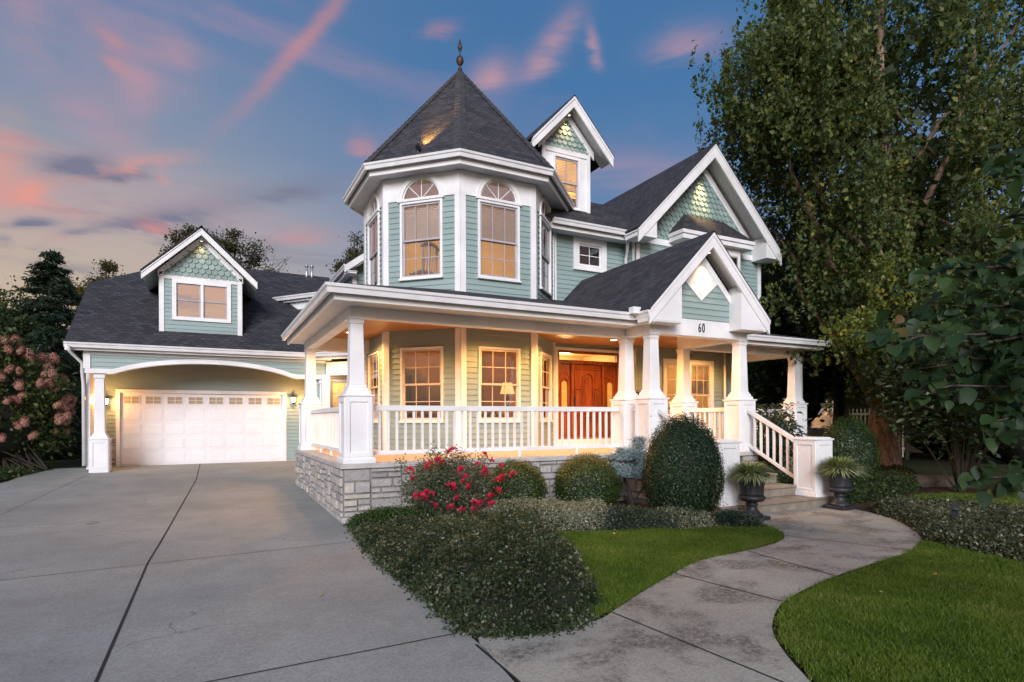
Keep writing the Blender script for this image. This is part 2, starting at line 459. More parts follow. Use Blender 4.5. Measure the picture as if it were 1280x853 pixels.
def window(M, u0, u1, z0, z1, trim=.05, sash='beige_sash', cols=3, rows=2, blind=None, glass='glass', top_rows=None, owner=None, root=HR, casing='white_trim', single=False, depth=.05, lit_label=None, name='window'):
    """double hung window: casing > sash, pane, blind. Returns the opening."""
    w = MB(M)
    w.box(u0, u0 + trim, -.02, depth, z0, z1); w.box(u1 - trim, u1, -.02, depth, z0, z1)
    w.box(u0 + trim, u1 - trim, -.02, depth, z1 - trim, z1); w.box(u0 - .015, u1 + .015, -.02, depth + .03, z0 - .045, z0)
    w.box(u0 + trim, u1 - trim, -.02, depth - .004, z0, z0 + trim * .6)
    p = w.build(name, casing, owner or house, root=root, bevel=.004)
    if lit_label: p['label'] = lit_label
    a, b, c, d = u0 + trim, u1 - trim, z0 + trim * .6, z1 - trim
    s = MB(M); fw_ = .042; mid = (c + d) / 2
    halves = [(c, d, 0)] if single else [(c, mid + .02, -.012), (mid - .02, d, .016)]
    for i, (q0, q1, dd) in enumerate(halves):
        s.box(a, a + fw_, dd - .03, dd, q0, q1); s.box(b - fw_, b, dd - .03, dd, q0, q1)
        s.box(a + fw_, b - fw_, dd - .03, dd, q0, q0 + fw_); s.box(a + fw_, b - fw_, dd - .03, dd, q1 - fw_, q1)
        rr = rows if (i == 0 or top_rows is None) else top_rows
        for k in range(1, cols):
            u = a + (b - a) * k / cols; s.box(u - .009, u + .009, dd - .022, dd - .006, q0 + fw_, q1 - fw_)
        for k in range(1, rr):
            z = q0 + (q1 - q0) * k / rr; s.box(a + fw_, b - fw_, dd - .021, dd - .007, z - .009, z + .009)
    s.build('sash', sash, p)
    g = MB(M)
    for q0, q1, dd in halves: g.face([(a + .02, dd - .015, q0 + .02), (b - .02, dd - .015, q0 + .02), (b - .02, dd - .015, q1 - .02), (a + .02, dd - .015, q1 - .02)])
    g.build('pane', glass, p)
    if blind is not None:
        bl = MB(M); z = d - .01; zb = d - (d - c) * blind
        while z > zb:
            bl.face([(a + .006, -.070, z), (b - .006, -.070, z), (b - .006, -.050, z - .046), (a + .006, -.050, z - .046)]); z -= .042
        bl.box(a + .006, b - .006, -.075, -.055, zb - .03, zb - .005)
        bl.build('blind', 'blind', p)
    return (u0 + .01, u1 - .01, z0 + .005, z1 - .01)

ZF = .935       # porch floor
# ---- porch base of ashlar stone --------------------------------------------
def ashlar(mb, M, L, z0, z1, seed):
    r = random.Random(seed); rows = []; z = z0
    with_hs = [.10, .13, .16, .20]
    def put(a, b, c, d):
        g = .004; w = [r.uniform(-.004, .004) for _ in range(8)]; dd = r.uniform(.018, .062); e = .016
        mb.hexa([(a + g + w[0], -.02, c + g + w[4]), (b - g + w[1], -.02, c + g + w[5]), (b - g - e, dd, c + g + e), (a + g + e, dd, c + g + e),
                 (a + g + w[2], -.02, d - g + w[6]), (b - g + w[3], -.02, d - g + w[7]), (b - g - e + w[1], dd * r.uniform(.7, 1.1), d - g - e), (a + g + e, dd, d - g - e + w[4])])
    u = 0
    while u < L - .01:
        bw = min(L - u, r.uniform(.42, .85))
        if L - u - bw < .3: bw = L - u
        z = z0
        while z < z1 - .01:
            h = min(r.choice([.09, .12, .15, .19, .24]), z1 - z)
            if z1 - z - h < .07: h = z1 - z
            v = u; split = h > .18 and r.random() < .75
            while v < u + bw - .01:
                ln = min(u + bw - v, r.uniform(.16, .46))
                if u + bw - v - ln < .14: ln = u + bw - v
                if split and r.random() < .7:
                    k = r.uniform(.38, .62) * h
                    if ln > .34 and r.random() < .5:
                        q = v + ln * r.uniform(.4, .6); put(v, q, z, z + k); put(q, v + ln, z, z + k)
                    else: put(v, v + ln, z, z + k)
                    put(v, v + ln, z + k, z + h)
                else: put(v, v + ln, z, z + h)
                v += ln
            z += h
        u += bw
base_runs = [((1.857, 14.85), (1.857, 9.373), .0), ((1.857, 9.373), (7.36, 9.373), .0), ((7.36, 9.373), (7.36, 8.62), 0), ((7.36, 8.62), (7.84, 8.62), 0),
             ((9.80, 8.62), (10.24, 8.62), 0), ((10.30, 10.3), (14.2, 10.3), 0)]
for i, (p, q, _) in enumerate(base_runs):
    M, L = frame(*p, *q); st = MB(M); mo = MB(M); ashlar(st, M, L, .09, .856, 30 + i); mo.box(0, L, -.12, .012, -.1, .852)
    so = part(st, 'stone_base', 'stone'); mo.build('mortar', 'mortar', so)
fo = MB(); fo.box(1.83, 7.3, 9.345, 9.5, -.2, .09); fo.box(1.83, 1.99, 9.5, 14.85, -.2, .085); part(fo, 'footing', 'slab')
sl = MB(); sl.box(1.807, 7.30, 9.323, 14.9, .856, ZF); sl.box(7.30, 10.30, 8.57, 14.9, .856, ZF); sl.box(10.30, 14.25, 10.25, 14.9, .856, ZF)
part(sl, 'porch_floor', 'slab', bevel=.006)

# ---- walls ------------------------------------------------------------------
OCT = [(3.506, 14.824), (3.506, 12.994), (4.80, 11.70), (6.63, 11.70), (7.924, 12.994), (7.924, 14.824), (6.63, 16.118), (4.80, 16.118)]
CX, CY = 5.715, 13.909
for k in range(4):
    sid_lo = MB(); sid_hi = MB(); liner = MB(); liner_hi = MB(); fri = MB()
    M, L = frame(*OCT[k], *OCT[k + 1])
    h_lo = window(M, .40, 1.43, 1.60, 3.22, trim=.045, cols=3, rows=2, glass='glass_screen' if k in (0, 3) else 'glass')
    h_hi = window(M, .40, 1.43, 4.74, 6.43, trim=.055, sash='grey_sash', cols=3, rows=2, top_rows=1, blind=.5 if k in (1, 2) else 1.0, glass='glass' if k in (1, 2) else 'glass_screen')
    sid_lo.M = sid_hi.M = liner.M = fri.M = liner_hi.M = M
    lap(sid_lo, L, ZF, 3.60, [h_lo]); lap(sid_hi, L, 3.9, 6.47, [h_hi])
    panel(liner, .0, L, ZF, 3.6, [h_lo], -.14, -.004)
    ac, ar = .915, .455
    panel(liner_hi, .0, L, 3.9, 7.0, [h_hi, (ac - ar, ac + ar, 6.47, 6.47 + ar)], -.14, -.004)
    for z0, z1 in ((ZF, 3.60), (3.95, 6.98)):
        for a_, b_ in ((-.006, .115), (L - .115, L + .006)):
            cb = MB(M); cb.box(a_, b_, .0, .040, z0, z1); part(cb, 'corner_board', 'white')
    # frieze with a round-headed opening
    z0, z1 = 6.47, 7.0; N = 16
    arc = [(ac + ar * math.cos(math.pi - math.pi * i / N), z0 + ar * math.sin(math.pi * i / N)) for i in range(N + 1)]
    out = []
    for i in range(N + 1):
        t = i / N
        if t <= .25: out.append((.115, z0 + (z1 - z0) * t / .25))
        elif t <= .75: out.append((.115 + (L - .23) * (t - .25) / .5, z1))
        else: out.append((L - .115, z1 - (z1 - z0) * (t - .75) / .25))
    for i in range(N):
        a, b, c, d = arc[i], arc[i + 1], out[i + 1], out[i]
        fri.face([(a[0], .03, a[1]), (b[0], .03, b[1]), (c[0], .03, c[1]), (d[0], .03, d[1])])
        fri.face([(a[0], -.14, a[1]), (b[0], -.14, b[1]), (b[0], .03, b[1]), (a[0], .03, a[1])])
        fri.face([(a[0], -.137, a[1]), (b[0], -.137, b[1]), (c[0], -.137, c[1]), (d[0], -.137, d[1])])
    aw = MB(M)
    def ringseg(mb, r0, r1, d0, d1, n=20):
        for i in range(n):
            t0, t1 = math.pi * i / n, math.pi * (i + 1) / n
            q = [(ac + r * math.cos(t), dd, z0 + r * math.sin(t)) for t, r, dd in ((t0, r0, d0), (t1, r0, d0), (t1, r1, d0), (t0, r1, d0), (t0, r0, d1), (t1, r0, d1), (t1, r1, d1), (t0, r1, d1))]
            mb.hexa(q)
    ringseg(aw, .455, .53, .03, .05); ringseg(aw, .53, .545, .03, .06)
    aw.box(ac - .56, ac + .56, .0, .075, 6.43, 6.485)
    ap = aw.build('arch_window', 'white_trim', house, root=HR)
    sa = MB(M); ringseg(sa, .425, .455, -.01, .015)
    for t in (45, 90, 135): 
        c_, s_ = math.cos(R(t)), math.sin(R(t)); sa.beam((ac - s_ * .008, -.005, z0 + c_ * .008), (ac - s_ * .008 + c_ * .43, -.005, z0 + c_ * .008 + s_ * .43), (s_ * .016, 0, -c_ * .016), (0, .014, 0))
    sa.build('sash', 'white_trim', ap)
    gp = MB(M); gp.face([(ac + .44 * math.cos(math.pi * i / 18), -.002, z0 + .44 * math.sin(math.pi * i / 18)) for i in range(19)]); gp.build('pane', 'glass_arch', ap)
    part(sid_lo, 'porch_wall_siding', 'siding'); part(sid_hi, 'turret_siding', 'siding')
    part(liner, 'room_lining', 'brownroom'); part(liner_hi, 'room_lining', 'cream'); part(fri, 'turret_frieze', 'white')
# rooms behind the turret windows
rm = MB()
for k in (4, 5, 6, 7):
    a, b = OCT[k], OCT[(k + 1) % 8]
    rm.face([(*a, 4.3), (*b, 4.3), (*b, 7.0), (*a, 7.0)])
rm.face([(*p, 4.3) for p in OCT]); rm.face([(*p, 6.99) for p in OCT][::-1]); part(rm, 'turret_room', 'cream')
rm = MB()
for k in (4, 5, 6, 7):
    a, b = OCT[k], OCT[(k + 1) % 8]
    rm.face([(*a, ZF), (*b, ZF), (*b, 3.6), (*a, 3.6)])
rm.face([(*p, .95) for p in OCT]); rm.face([(*p, 3.55) for p in OCT][::-1])
part(rm, 'bay_room', 'brownroom')
rm = MB(); rm.box(4.25, 5.0, 14.9, 15.35, .95, 2.95); rm.box(5.2, 5.75, 15.5, 15.9, .95, 2.6); rm.box(6.3, 7.3, 15.1, 15.5, .95, 1.95); rm.box(3.72, 3.9, 13.2, 14.2, .95, 2.4); rm.box(4.6, 5.6, 13.2, 14.0, 1.62, 1.70); rm.box(4.7, 4.78, 13.3, 13.38, .95, 1.62); rm.box(5.42, 5.5, 13.3, 13.38, .95, 1.62); rm.box(4.7, 5.1, 14.84, 14.9, 1.2, 2.8); part(rm, 'room_cabinets', MAT.setdefault('darkwood', simple('dark_cabinet', (.06, .028, .016), .45, .25, 5)))
rm = MB(); rm.box(5.95, 6.25, 15.9, 15.95, 2.0, 2.5); rm.box(6.5, 6.95, 15.48, 15.52, 2.1, 2.6); part(rm, 'room_picture', 'cream')

# main front wall, the short return and the gabled wing
wl = wb = tr = None
def flush_walls():
    global wl, wb, tr
    if wl is not None:
        for mb_, nm_, mt_ in ((wl, 'wall_siding', 'siding'), (wb, 'wall_backing', 'cream'), (tr, 'wall_trim', 'white')):
            if mb_.f: part(mb_, nm_, mt_)
    wl, wb, tr = MB(), MB(), MB()
M, L = frame(7.924, 12.994, 10.2, 12.994)
door_hole = (.09, 2.10, 1.13, 3.42)
sw = window(M, .60, 1.66, 5.61, 6.44, trim=.17, sash='white_trim', cols=2, rows=2, single=True, blind=1.0, glass='glass_screen', casing='white')
flush_walls()
for mb in (wl, wb, tr): mb.M = M
lap(wl, L, ZF, 6.50, [door_hole, sw]); panel(wb, 0, L, ZF, 6.6, [door_hole, sw], -.16, -.004)
tr.box(.002, .07, 0, .035, 3.95, 6.45); tr.box(0, L - .02, 0, .03, 6.44, 6.62)
M, L = frame(10.2, 12.994, 10.2, 12.48)
flush_walls()
for mb in (wl, wb, tr): mb.M = M
lap(wl, L, ZF, 6.50); panel(wb, 0, L, ZF, 6.6, [], -.12, -.004); tr.box(L - .11, L + .035, 0, .035, 3.7, 6.44); tr.box(0, L, 0, .03, 6.44, 6.60)
M, L = frame(10.2, 12.48, 14.98, 12.48)
flush_walls()
for mb in (wl, wb, tr): mb.M = M
h1 = window(M, .91, 1.78, 1.35, 3.29, trim=.12, cols=2, rows=2, casing='white', glass='glass')
h2 = window(M, 1.80, 2.80, 1.35, 3.29, trim=.12, cols=3, rows=2, casing='white', glass='glass', blind=.45)
lap(wl, 3.9, ZF, 3.6, [h1, h2]); panel(wb, 0, 3.9, ZF, 3.6, [h1, h2], -.14, -.004)
lap(wl, 4.78, 3.6, 6.40, []); panel(wb, 0, 4.78, 3.6, 6.5, [], -.14, -.004)
tr.box(-.035, .11, 0, .035, 3.7, 6.40); tr.box(4.67, 4.80, 0, .035, 3.6, 6.40); tr.box(3.80, 3.92, 0, .035, ZF, 3.6); tr.box(-.035, 4.80, 0, .045, 6.40, 6.56)
M, L = frame(14.1, 12.48, 14.1, 19.0)
flush_walls()
for mb in (wl, wb, tr): mb.M = M
lap(wl, L, 0, 3.6); panel(wb, 0, L, 0, 3.6, [], -.12, -.004)
M, L = frame(14.98, 12.48, 14.98, 19.0)
flush_walls()
for mb in (wl, wb, tr): mb.M = M
lap(wl, L, 3.6, 6.4); panel(wb, 0, L, 3.6, 6.5, [], -.12, -.004); tr.box(0, .11, 0, .035, 3.6, 6.4)
# rear wing seen left of the turret and above the garage link
M, L = frame(2.9, 19.5, 9.2, 19.5)
flush_walls()
for mb in (wl, wb, tr): mb.M = M
h3 = window(M, .52, 1.32, 1.25, 2.95, trim=.08, cols=3, rows=2, casing='white')
lap(wl, L, 0, 3.9, [h3]); panel(wb, 0, L, 0, 3.9, [h3], -.14, -.004); tr.box(0.0, 2.0, 0, .06, 2.97, 3.2)
lap(wl, L, 3.9, 8.3, [], rng_fn=lambda z: (max(1.32, 1.05 + (z - 6.6) * 1.333), 3.6))
tr.box(1.28, 1.42, 0, .035, 3.9, 6.75)
panel(wb, 1.32, L, 3.9, 6.6, [], -.14, -.004)
M, L = frame(4.2, 26, 4.2, 19.5)
flush_walls()
for mb in (wl, wb, tr): mb.M = M
lap(wl, L, 2, 6.6); panel(wb, 0, L, 0, 6.6, [], -.12, -.004)
# slanted upper wall between the rear wing and the garage roof
M, L = frame(1.966, 21.922, 4.2, 18.98)
flush_walls()
for mb in (wl, wb, tr): mb.M = M
lap(wl, L, 3.6, 5.7, off=-.32); tr.box(-.1, L, -.30, -.26, 5.45, 5.72)
flush_walls()

# rooms behind the door, the right windows and the rear window
rm = MB()
rm.box(8.0, 10.15, 14.9, 15.0, ZF, 3.6); rm.box(7.95, 8.0, 13.15, 14.9, ZF, 3.6); rm.box(10.12, 10.17, 13.15, 14.9, ZF, 3.6); rm.box(8.0, 10.12, 13.15, 14.9, 1.05, 1.12); rm.box(8.0, 10.12, 13.15, 14.9, 3.5, 3.56)
rm.box(10.9, 13.4, 15.2, 15.3, ZF, 3.6); rm.box(10.85, 10.9, 12.63, 15.2, ZF, 3.6); rm.box(13.4, 13.45, 12.63, 15.2, ZF, 3.6); rm.box(10.9, 13.4, 12.63, 15.2, .95, 1.0); rm.box(10.9, 13.4, 12.63, 15.2, 3.5, 3.56)
rm.box(3.2, 4.6, 21, 21.1, 0.3, 3.6); rm.box(3.15, 3.2, 19.65, 21, .3, 3.6); rm.box(4.6, 4.65, 19.65, 21, .3, 3.6); rm.box(3.2, 4.6, 19.65, 21, 3.3, 3.36)
part(rm, 'room_shell', 'cream')

# ---- front door ---------------------------------------------------------------
M, L = frame(7.924, 12.994, 10.2, 12.994)
d = MB(M)
for a, b, c, e in ((.02, .095, 1.0, 3.50), (2.08, 2.165, 1.0, 3.50)): d.box(a, b, -.02, .05, c, e)
d.box(.095, 2.08, -.02, .05, 3.43, 3.50); d.box(-.0, 2.18, -.02, .08, ZF, 1.10)
dr = part(d, 'front_door', 'white', label='carved red brown wooden front door with sidelights')
w = MB(M)
w.box(.095, .16, -.10, .02, 1.12, 3.43); w.box(2.015, 2.08, -.10, .02, 1.12, 3.43); w.box(.16, 2.015, -.10, .02, 3.36, 3.43); w.box(.16, 2.015, -.10, .02, 3.09, 3.18)
for u in (.53, 1.53): w.box(u, u + .07, -.10, .015, 1.12, 3.09)
w.box(.095, 2.08, -.12, .02, 1.08, 1.12); w.build('door_frame', 'door', dr, bevel=.006)
tp = MB(M); tp.face([(.16, -.05, 3.18), (2.015, -.05, 3.18), (2.015, -.05, 3.36), (.16, -.05, 3.36)]); tp.build('transom', 'glass', dr)
def arch_panel(mb, u0, u1, z0, z1, d0, d1, n=8):
    c, r = (u0 + u1) / 2, (u1 - u0) / 2
    pts = [(u0, d0, z0), (u1, d0, z0)] + [(c + r * math.cos(math.pi * i / n), d0, z1 - r + r * math.sin(math.pi * i / n)) for i in range(n + 1)]
    mb.prism(pts, (0, d1 - d0, 0))
def moulding(mb, u0, u1, z0, z1, d0, d1, w=.03, n=10):
    c, r = (u0 + u1) / 2, (u1 - u0) / 2
    for a, b in ((u0, u0 + w), (u1 - w, u1)): mb.box(a, b, d0, d1, z0, z1 - r)
    mb.box(u0 + w, u1 - w, d0, d1, z0, z0 + w)
    for i in range(n):
        t0, t1 = math.pi * i / n, math.pi * (i + 1) / n
        mb.hexa([(c + q * math.cos(t), dd, z1 - r + q * math.sin(t)) for t, q, dd in ((t0, r - w, d0), (t1, r - w, d0), (t1, r, d0), (t0, r, d0), (t0, r - w, d1), (t1, r - w, d1), (t1, r, d1), (t0, r, d1))])
w = MB(M); w.box(.60, 1.53, -.09, -.045, 1.12, 3.09)
arch_panel(w, .96, 1.18, 1.77, 2.76, -.045, -.008); moulding(w, .89, 1.25, 1.69, 2.86, -.045, .005)
for a, b in ((.67, .86), (1.28, 1.47)):
    w.box(a + .02, b - .02, -.045, -.012, 1.75, 2.37); w.box(a + .02, b - .02, -.045, -.012, 1.25, 1.53)
    w.box(a - .02, a, -.045, -.005, 1.70, 2.42); w.box(b, b + .02, -.045, -.005, 1.70, 2.42); w.box(a - .015, b + .015, -.045, -.015, 2.42, 2.445); w.box(a - .015, b + .015, -.045, -.015, 1.685, 1.70)
w.box(.94, 1.20, -.045, -.028, 1.22, 1.56); w.box(.66, 1.48, -.045, -.02, 1.60, 1.64); w.box(.66, 1.48, -.045, -.02, 2.94, 2.97); w.box(.66, .685, -.045, -.02, 2.45, 2.94); w.box(1.455, 1.48, -.045, -.02, 2.45, 2.94)
ds = w.build('door_slab', 'door', dr, bevel=.008)
for a, b in ((.16, .53), (1.60, 2.015)):
    w = MB(M); c = (a + b) / 2
    panel(w, a, b, 1.12, 3.09, [(c - .10, c + .10, 1.85, 2.62)], -.09, -.05)
    moulding(w, c - .12, c + .12, 1.80, 2.72, -.05, -.02, w=.022); moulding(w, c - .15, c + .15, 1.78, 2.86, -.05, -.03, w=.02)
    w.box(c - .10, c + .10, -.05, -.03, 1.22, 1.62)
    # spandrels above the round head
    r = .10
    for sgn in (-1, 1):
        for i in range(6):
            t0, t1 = math.pi / 2 * i / 6, math.pi / 2 * (i + 1) / 6
            w.face([(c + sgn * r * math.cos(t0), -.05, 2.52 + r * math.sin(t0)), (c + sgn * r * math.cos(t1), -.05, 2.52 + r * math.sin(t1)), (c + sgn * r * math.cos(t1), -.05, 2.62), (c + sgn * r * math.cos(t0), -.05, 2.62)])
    sp = w.build('sidelight', 'door', dr)
    g = MB(M)
    for i in range(3): g.box(c - .10, c + .10, -.075, -.068, 1.85 + .26 * i, 2.09 + .26 * i)
    g.build('leaded_pane', MAT.setdefault('leaded', mat_emit('leaded_amber_glass', (1, .50, .10), .22, (.42, .28, .08))), dr)
w = MB(M); w.box(.625, .665, -.045, -.03, 1.95, 2.22); w.tube([(.645, -.03, 2.20), (.645, .03, 2.16), (.645, .03, 2.02), (.645, -.03, 1.98)], [.012] * 4, 6); w.build('handle', 'dark', dr)
w = MB(M); w.box(-.04, -.012, .035, .06, 2.06, 2.30); part(w, 'door_bell', 'white')

# ---- porch: ceiling, beams, columns, railings ---------------------------------
c = MB()
c.box(2.15, 7.35, 9.65, 14.6, 3.595, 3.62); c.box(7.35, 10.3, 8.9, 13.0, 3.60, 3.625); c.box(10.3, 14.1, 10.6, 12.5, 3.595, 3.62)
part(c, 'porch_ceiling', 'ceiling')
b = MB()
b.box(2.0, 7.50, 9.52, 9.72, 3.275, 3.594); b.box(2.0, 2.2, 9.72, 14.62, 3.275, 3.594); b.box(2.2, 3.56, 14.40, 14.62, 3.275, 3.594)
b.box(7.50, 7.72, 8.98, 9.74, 3.275, 3.594); b.box(7.50, 10.13, 8.76, 8.98, 3.275, 3.62); b.box(9.91, 10.13, 8.98, 10.62, 3.275, 3.594)
b.box(10.13, 14.05, 10.42, 10.62, 3.275, 3.594); b.box(13.85, 14.05, 10.62, 12.48, 3.275, 3.594)
b.box(2.0, 2.205, 9.515, 9.725, 3.20, 3.275)
part(b, 'porch_beam', 'white', bevel=.006)

def column(x, y, zb=ZF, zp=2.03, zt=3.275, ped=.47, name='porch_column'):
    s = MB()
    s.frustum(x, y, zp + .16, zt - .10, .245, .20); s.box(x - .112, x + .112, y - .112, y + .112, zt - .10, zt - .03); s.box(x - .128, x + .128, y - .128, y + .128, zt - .03, zt - .001)
    for z0, z1, wd in ((zp, zp + .06, .39), (zp + .06, zp + .115, .335), (zp + .115, zp + .16, .285)): s.frustum(x, y, z0, z1, wd, wd - .02)
    o = part(s, name, 'white', bevel=.006)
    p = MB(); h = ped / 2
    p.box(x - h + .02, x + h - .02, y - h + .02, y + h - .02, zb, zp - .03); p.box(x - h - .012, x + h + .012, y - h - .012, y + h + .012, zp - .03, zp)
    p.frustum(x, y, zb, zb + .07, ped + .05, ped + .05); p.frustum(x, y, zb + .07, zb + .10, ped + .04, ped - .02)
    for sx, sy in ((0, -1), (-1, 0), (1, 0), (0, 1)):
        M = Matrix(((-sy, sx, 0, x + sx * (h - .02)), (sx, sy, 0, y + sy * (h - .02)), (0, 0, 1, 0), (0, 0, 0, 1)))
        p.M = M; q = h - .0205
        p.box(-q, -q + .075, 0, .018, zb + .10, zp - .03); p.box(q - .075, q, 0, .018, zb + .10, zp - .03); p.box(-q + .075, q - .075, 0, .018, zp - .12, zp - .03); p.box(-q + .075, q - .075, 0, .018, zb + .10, zb + .17)
    p.M = Matrix.Identity(4)
    p.build('pedestal', 'white', o, bevel=.005)
    return o
for x, y in ((2.108, 9.607), (2.108, 14.42), (7.61, 9.63), (7.61, 8.87), (10.02, 8.87), (10.02, 10.53), (13.95, 10.53)): column(x, y)

def railing(p, q, z0=1.045, z1=1.865, n=None, drop=0., foot=True):
    P, Q = Vector((*p, 0)), Vector((*q, 0)); D = Q - P; L = D.length; D.normalize(); S = Vector((D.y, -D.x, 0))
    r = MB(); up = Vector((0, 0, drop))
    for zc, w, h in ((z1 - .045, .075, .09), (z0 + .035, .05, .07)):
        r.beam(P + Vector((0, 0, zc - h / 2)) - S * w / 2, Q + Vector((0, 0, zc - h / 2 + drop)) - S * w / 2, S * w, (0, 0, h))
    if foot:
        for t in ([.5] if L < 3.5 else [.27, .55, .8]):
            C_ = P + D * L * t; r.beam(C_ - D * .02 - S * .02 + Vector((0, 0, ZF)), C_ - D * .02 - S * .02 + Vector((0, 0, z0)), D * .04, S * .04)
    o = part(r, 'railing', 'white', bevel=.005)
    n = n or max(2, int(round(L / .150)) - 1)
    for i in range(n):
        t = (i + 1) / (n + 1); C_ = P + D * L * t; dz = drop * t
        m = MB(); m.beam(C_ - D * .019 - S * .019 + Vector((0, 0, z0 + .065 + dz)), C_ - D * .019 - S * .019 + Vector((0, 0, z1 - .085 + dz)), D * .038, S * .038)
        m.build('baluster', 'white', o)
    return o
railing((2.343, 9.62), (7.385, 9.62)); railing((2.108, 14.19), (2.108, 9.84)); railing((7.61, 9.395), (7.61, 9.10), n=2, foot=False)
railing((10.02, 10.30), (10.02, 9.10)); railing((10.255, 10.53), (13.72, 10.53))
railing((10.02, 8.635), (10.02, 7.40), z0=1.03, z1=1.83, drop=-.66, n=7, foot=False); railing((7.61, 8.635), (7.61, 7.40), z0=1.03, z1=1.83, drop=-.66, n=7, foot=False)
def newel(x, y):
    p = MB(); h = .225; z0, z1 = .187, 1.22
    p.box(x - h, x + h, y - h, y + h, z0, z1); p.box(x - h - .03, x + h + .03, y - h - .03, y + h + .03, z1, z1 + .03); p.frustum(x, y, z1 + .03, z1 + .055, .46, .40)
    p.frustum(x, y, z0, z0 + .08, .52, .50)
    for sx, sy in ((0, -1), (-1, 0), (1, 0), (0, 1)):
        p.M = Matrix(((-sy, sx, 0, x + sx * h), (sx, sy, 0, y + sy * h), (0, 0, 1, 0), (0, 0, 0, 1))); q = h - .001
        p.box(-q, -q + .075, 0, .016, z0 + .08, z1); p.box(q - .075, q, 0, .016, z0 + .08, z1); p.box(-q + .075, q - .075, 0, .016, z1 - .09, z1); p.box(-q + .075, q - .075, 0, .016, z0 + .08, z0 + .15)
    p.M = Matrix.Identity(4); part(p, 'newel_post', 'white', bevel=.005)
newel(7.61, 7.17); newel(10.02, 7.17)
for k in range(4):
    z = .187 * (k + 1); y0 = 6.92 + .43 * k
    s = MB(); s.box(7.40 if k == 0 else 7.845, 10.24 if k == 0 else 9.795, y0, 8.66 if k else 7.40, z - .187 - (.1 if k == 0 else 0), z - .045); s.box(7.38 if k == 0 else 7.84, 10.26 if k == 0 else 9.80, y0 - .025, 8.66 if k else 7.40, z - .045, z)
    if k == 0: s.box(7.845, 9.795, 7.40, 8.66, 0, .14)
    part(s, 'step', 'step', bevel=.008)

# ---- porch roofs ----------------------------------------------------------------
zE = 3.635; sl_ = .26; rf = MB()
z_at = lambda y: zE + (y - 8.82) * sl_
rf.roof([(1.52, 8.82, zE), (10.3, 8.82, zE), (10.3, 12.99, z_at(12.99)), (7.924, 12.99, z_at(12.99)), (6.63, 11.70, z_at(11.7)), (4.80, 11.70, z_at(11.7)), (4.40, 11.70, z_at(11.7))])
x_at = lambda x: zE + (x - 1.52) * sl_
rf.roof([(1.52, 8.82, zE), (4.40, 11.70, z_at(11.7)), (4.40, 12.10, x_at(4.4)), (3.506, 12.99, x_at(3.506)), (3.506, 14.80, x_at(3.506)), (1.52, 14.80, zE)])
rf.roof([(1.52, 14.80, zE), (3.506, 14.80, x_at(3.506)), (3.506, 14.85, zE)])
rf.roof([(9.9, 9.80, zE), (14.45, 9.80, zE), (11.77, 12.48, zE + 2.68 * sl_), (9.9, 12.48, zE + 2.68 * sl_)])
rf.roof([(14.45, 9.80, zE), (14.45, 12.75, zE), (12.4, 12.75, zE + 2.05 * sl_), (11.77, 12.48, zE + 2.68 * sl_)])
part(rf, 'porch_roof', 'shingle')
MAT['soffit'] = simple('soffit_paint', (.66, .66, .67), .55, .04, 3)
GUT = [(0.0, -.035), (.015, -.125), (.075, -.135), (.085, -.06), (.105, -.045), (.11, 0.0), (.095, .004), (.085, -.01), (0.02, -.012)]
sf = MB()
def eave(path, sign=1, soffit=.62, closed=False, drop=.215, owner=None, root=HR):
    g = MB(); fs = MB(); sf = MB()
    g.sweep([(o - .09, z) for o, z in GUT], path, closed, sign)
    fs.sweep([(-.16, -.07), (-.125, -.07), (-.125, -drop), (-.16, -drop)], path, closed, sign)
    sf.sweep([(-.155, -drop + .03), (-.155, -drop + .05), (-.16 - soffit, -drop + .05), (-.16 - soffit, -drop + .03)], path, closed, sign)
    for mb_, nm_, mt_ in ((g, 'gutter', 'gutter'), (fs, 'fascia', 'white_trim'), (sf, 'soffit', 'soffit')): mb_.build(nm_, mt_, owner or house, root=root)
eave([(1.52, 14.80, zE), (1.52, 8.82, zE), (7.17, 8.82, zE), (7.17, 8.42, zE)], 1)
eave([(10.42, 9.80, zE), (14.45, 9.80, zE), (14.45, 12.75, zE)], 1)
eave([(10.40, 8.42, zE), (10.40, 9.80, zE)], 1, soffit=.2)
# porch gable over the steps
XG, ZA, ZT = 8.79, 5.28, 3.66
gr = MB()
for s in (-1, 1):
    gr.roof([(XG, 8.38, ZA + .03), (XG, 12.99, ZA + .03), (XG + s * 1.63, 12.99, ZT), (XG + s * 1.63, 8.38, ZT)])
part(gr, 'gable_roof', 'shingle')
def rake(mb, soff, xc, za, zt, hw, y, w=.20, th=.05, ov=.36):
    """barge boards of a front gable and the soffit behind them"""
    for s in (-1, 1):
        d = Vector((s * hw, 0, zt - za)).normalized(); n = Vector((d.z * s, 0, -d.x * s)); n = -n if n.z > 0 else n
        a, b = Vector((xc, y, za)), Vector((xc + s * hw, y, zt))
        # vertical cut at the ridge: extend as a prism
        v = Vector((0, 0, -w / abs(d.x)))
        mb.prism([a, b, b + v, a + v], (0, th, 0))
        v2 = Vector((0, 0, -.055 / abs(d.x))); mb.prism([a + Vector((0, -.02, 0)), b + Vector((0, -.02, 0)), b + v2 + Vector((0, -.02, 0)), a + v2 + Vector((0, -.02, 0))], (0, .02, 0))
        k = Vector((0, 0, -.06 / abs(d.x)))
        soff.prism([a + k + Vector((0, th, 0)), b + k + Vector((0, th, 0)), b + k * 1.3 + Vector((0, th, 0)), a + k * 1.3 + Vector((0, th, 0))], (0, ov, 0))
bb = MB(); rake(bb, sf, XG, ZA, ZT, 1.60, 8.40, w=.205)
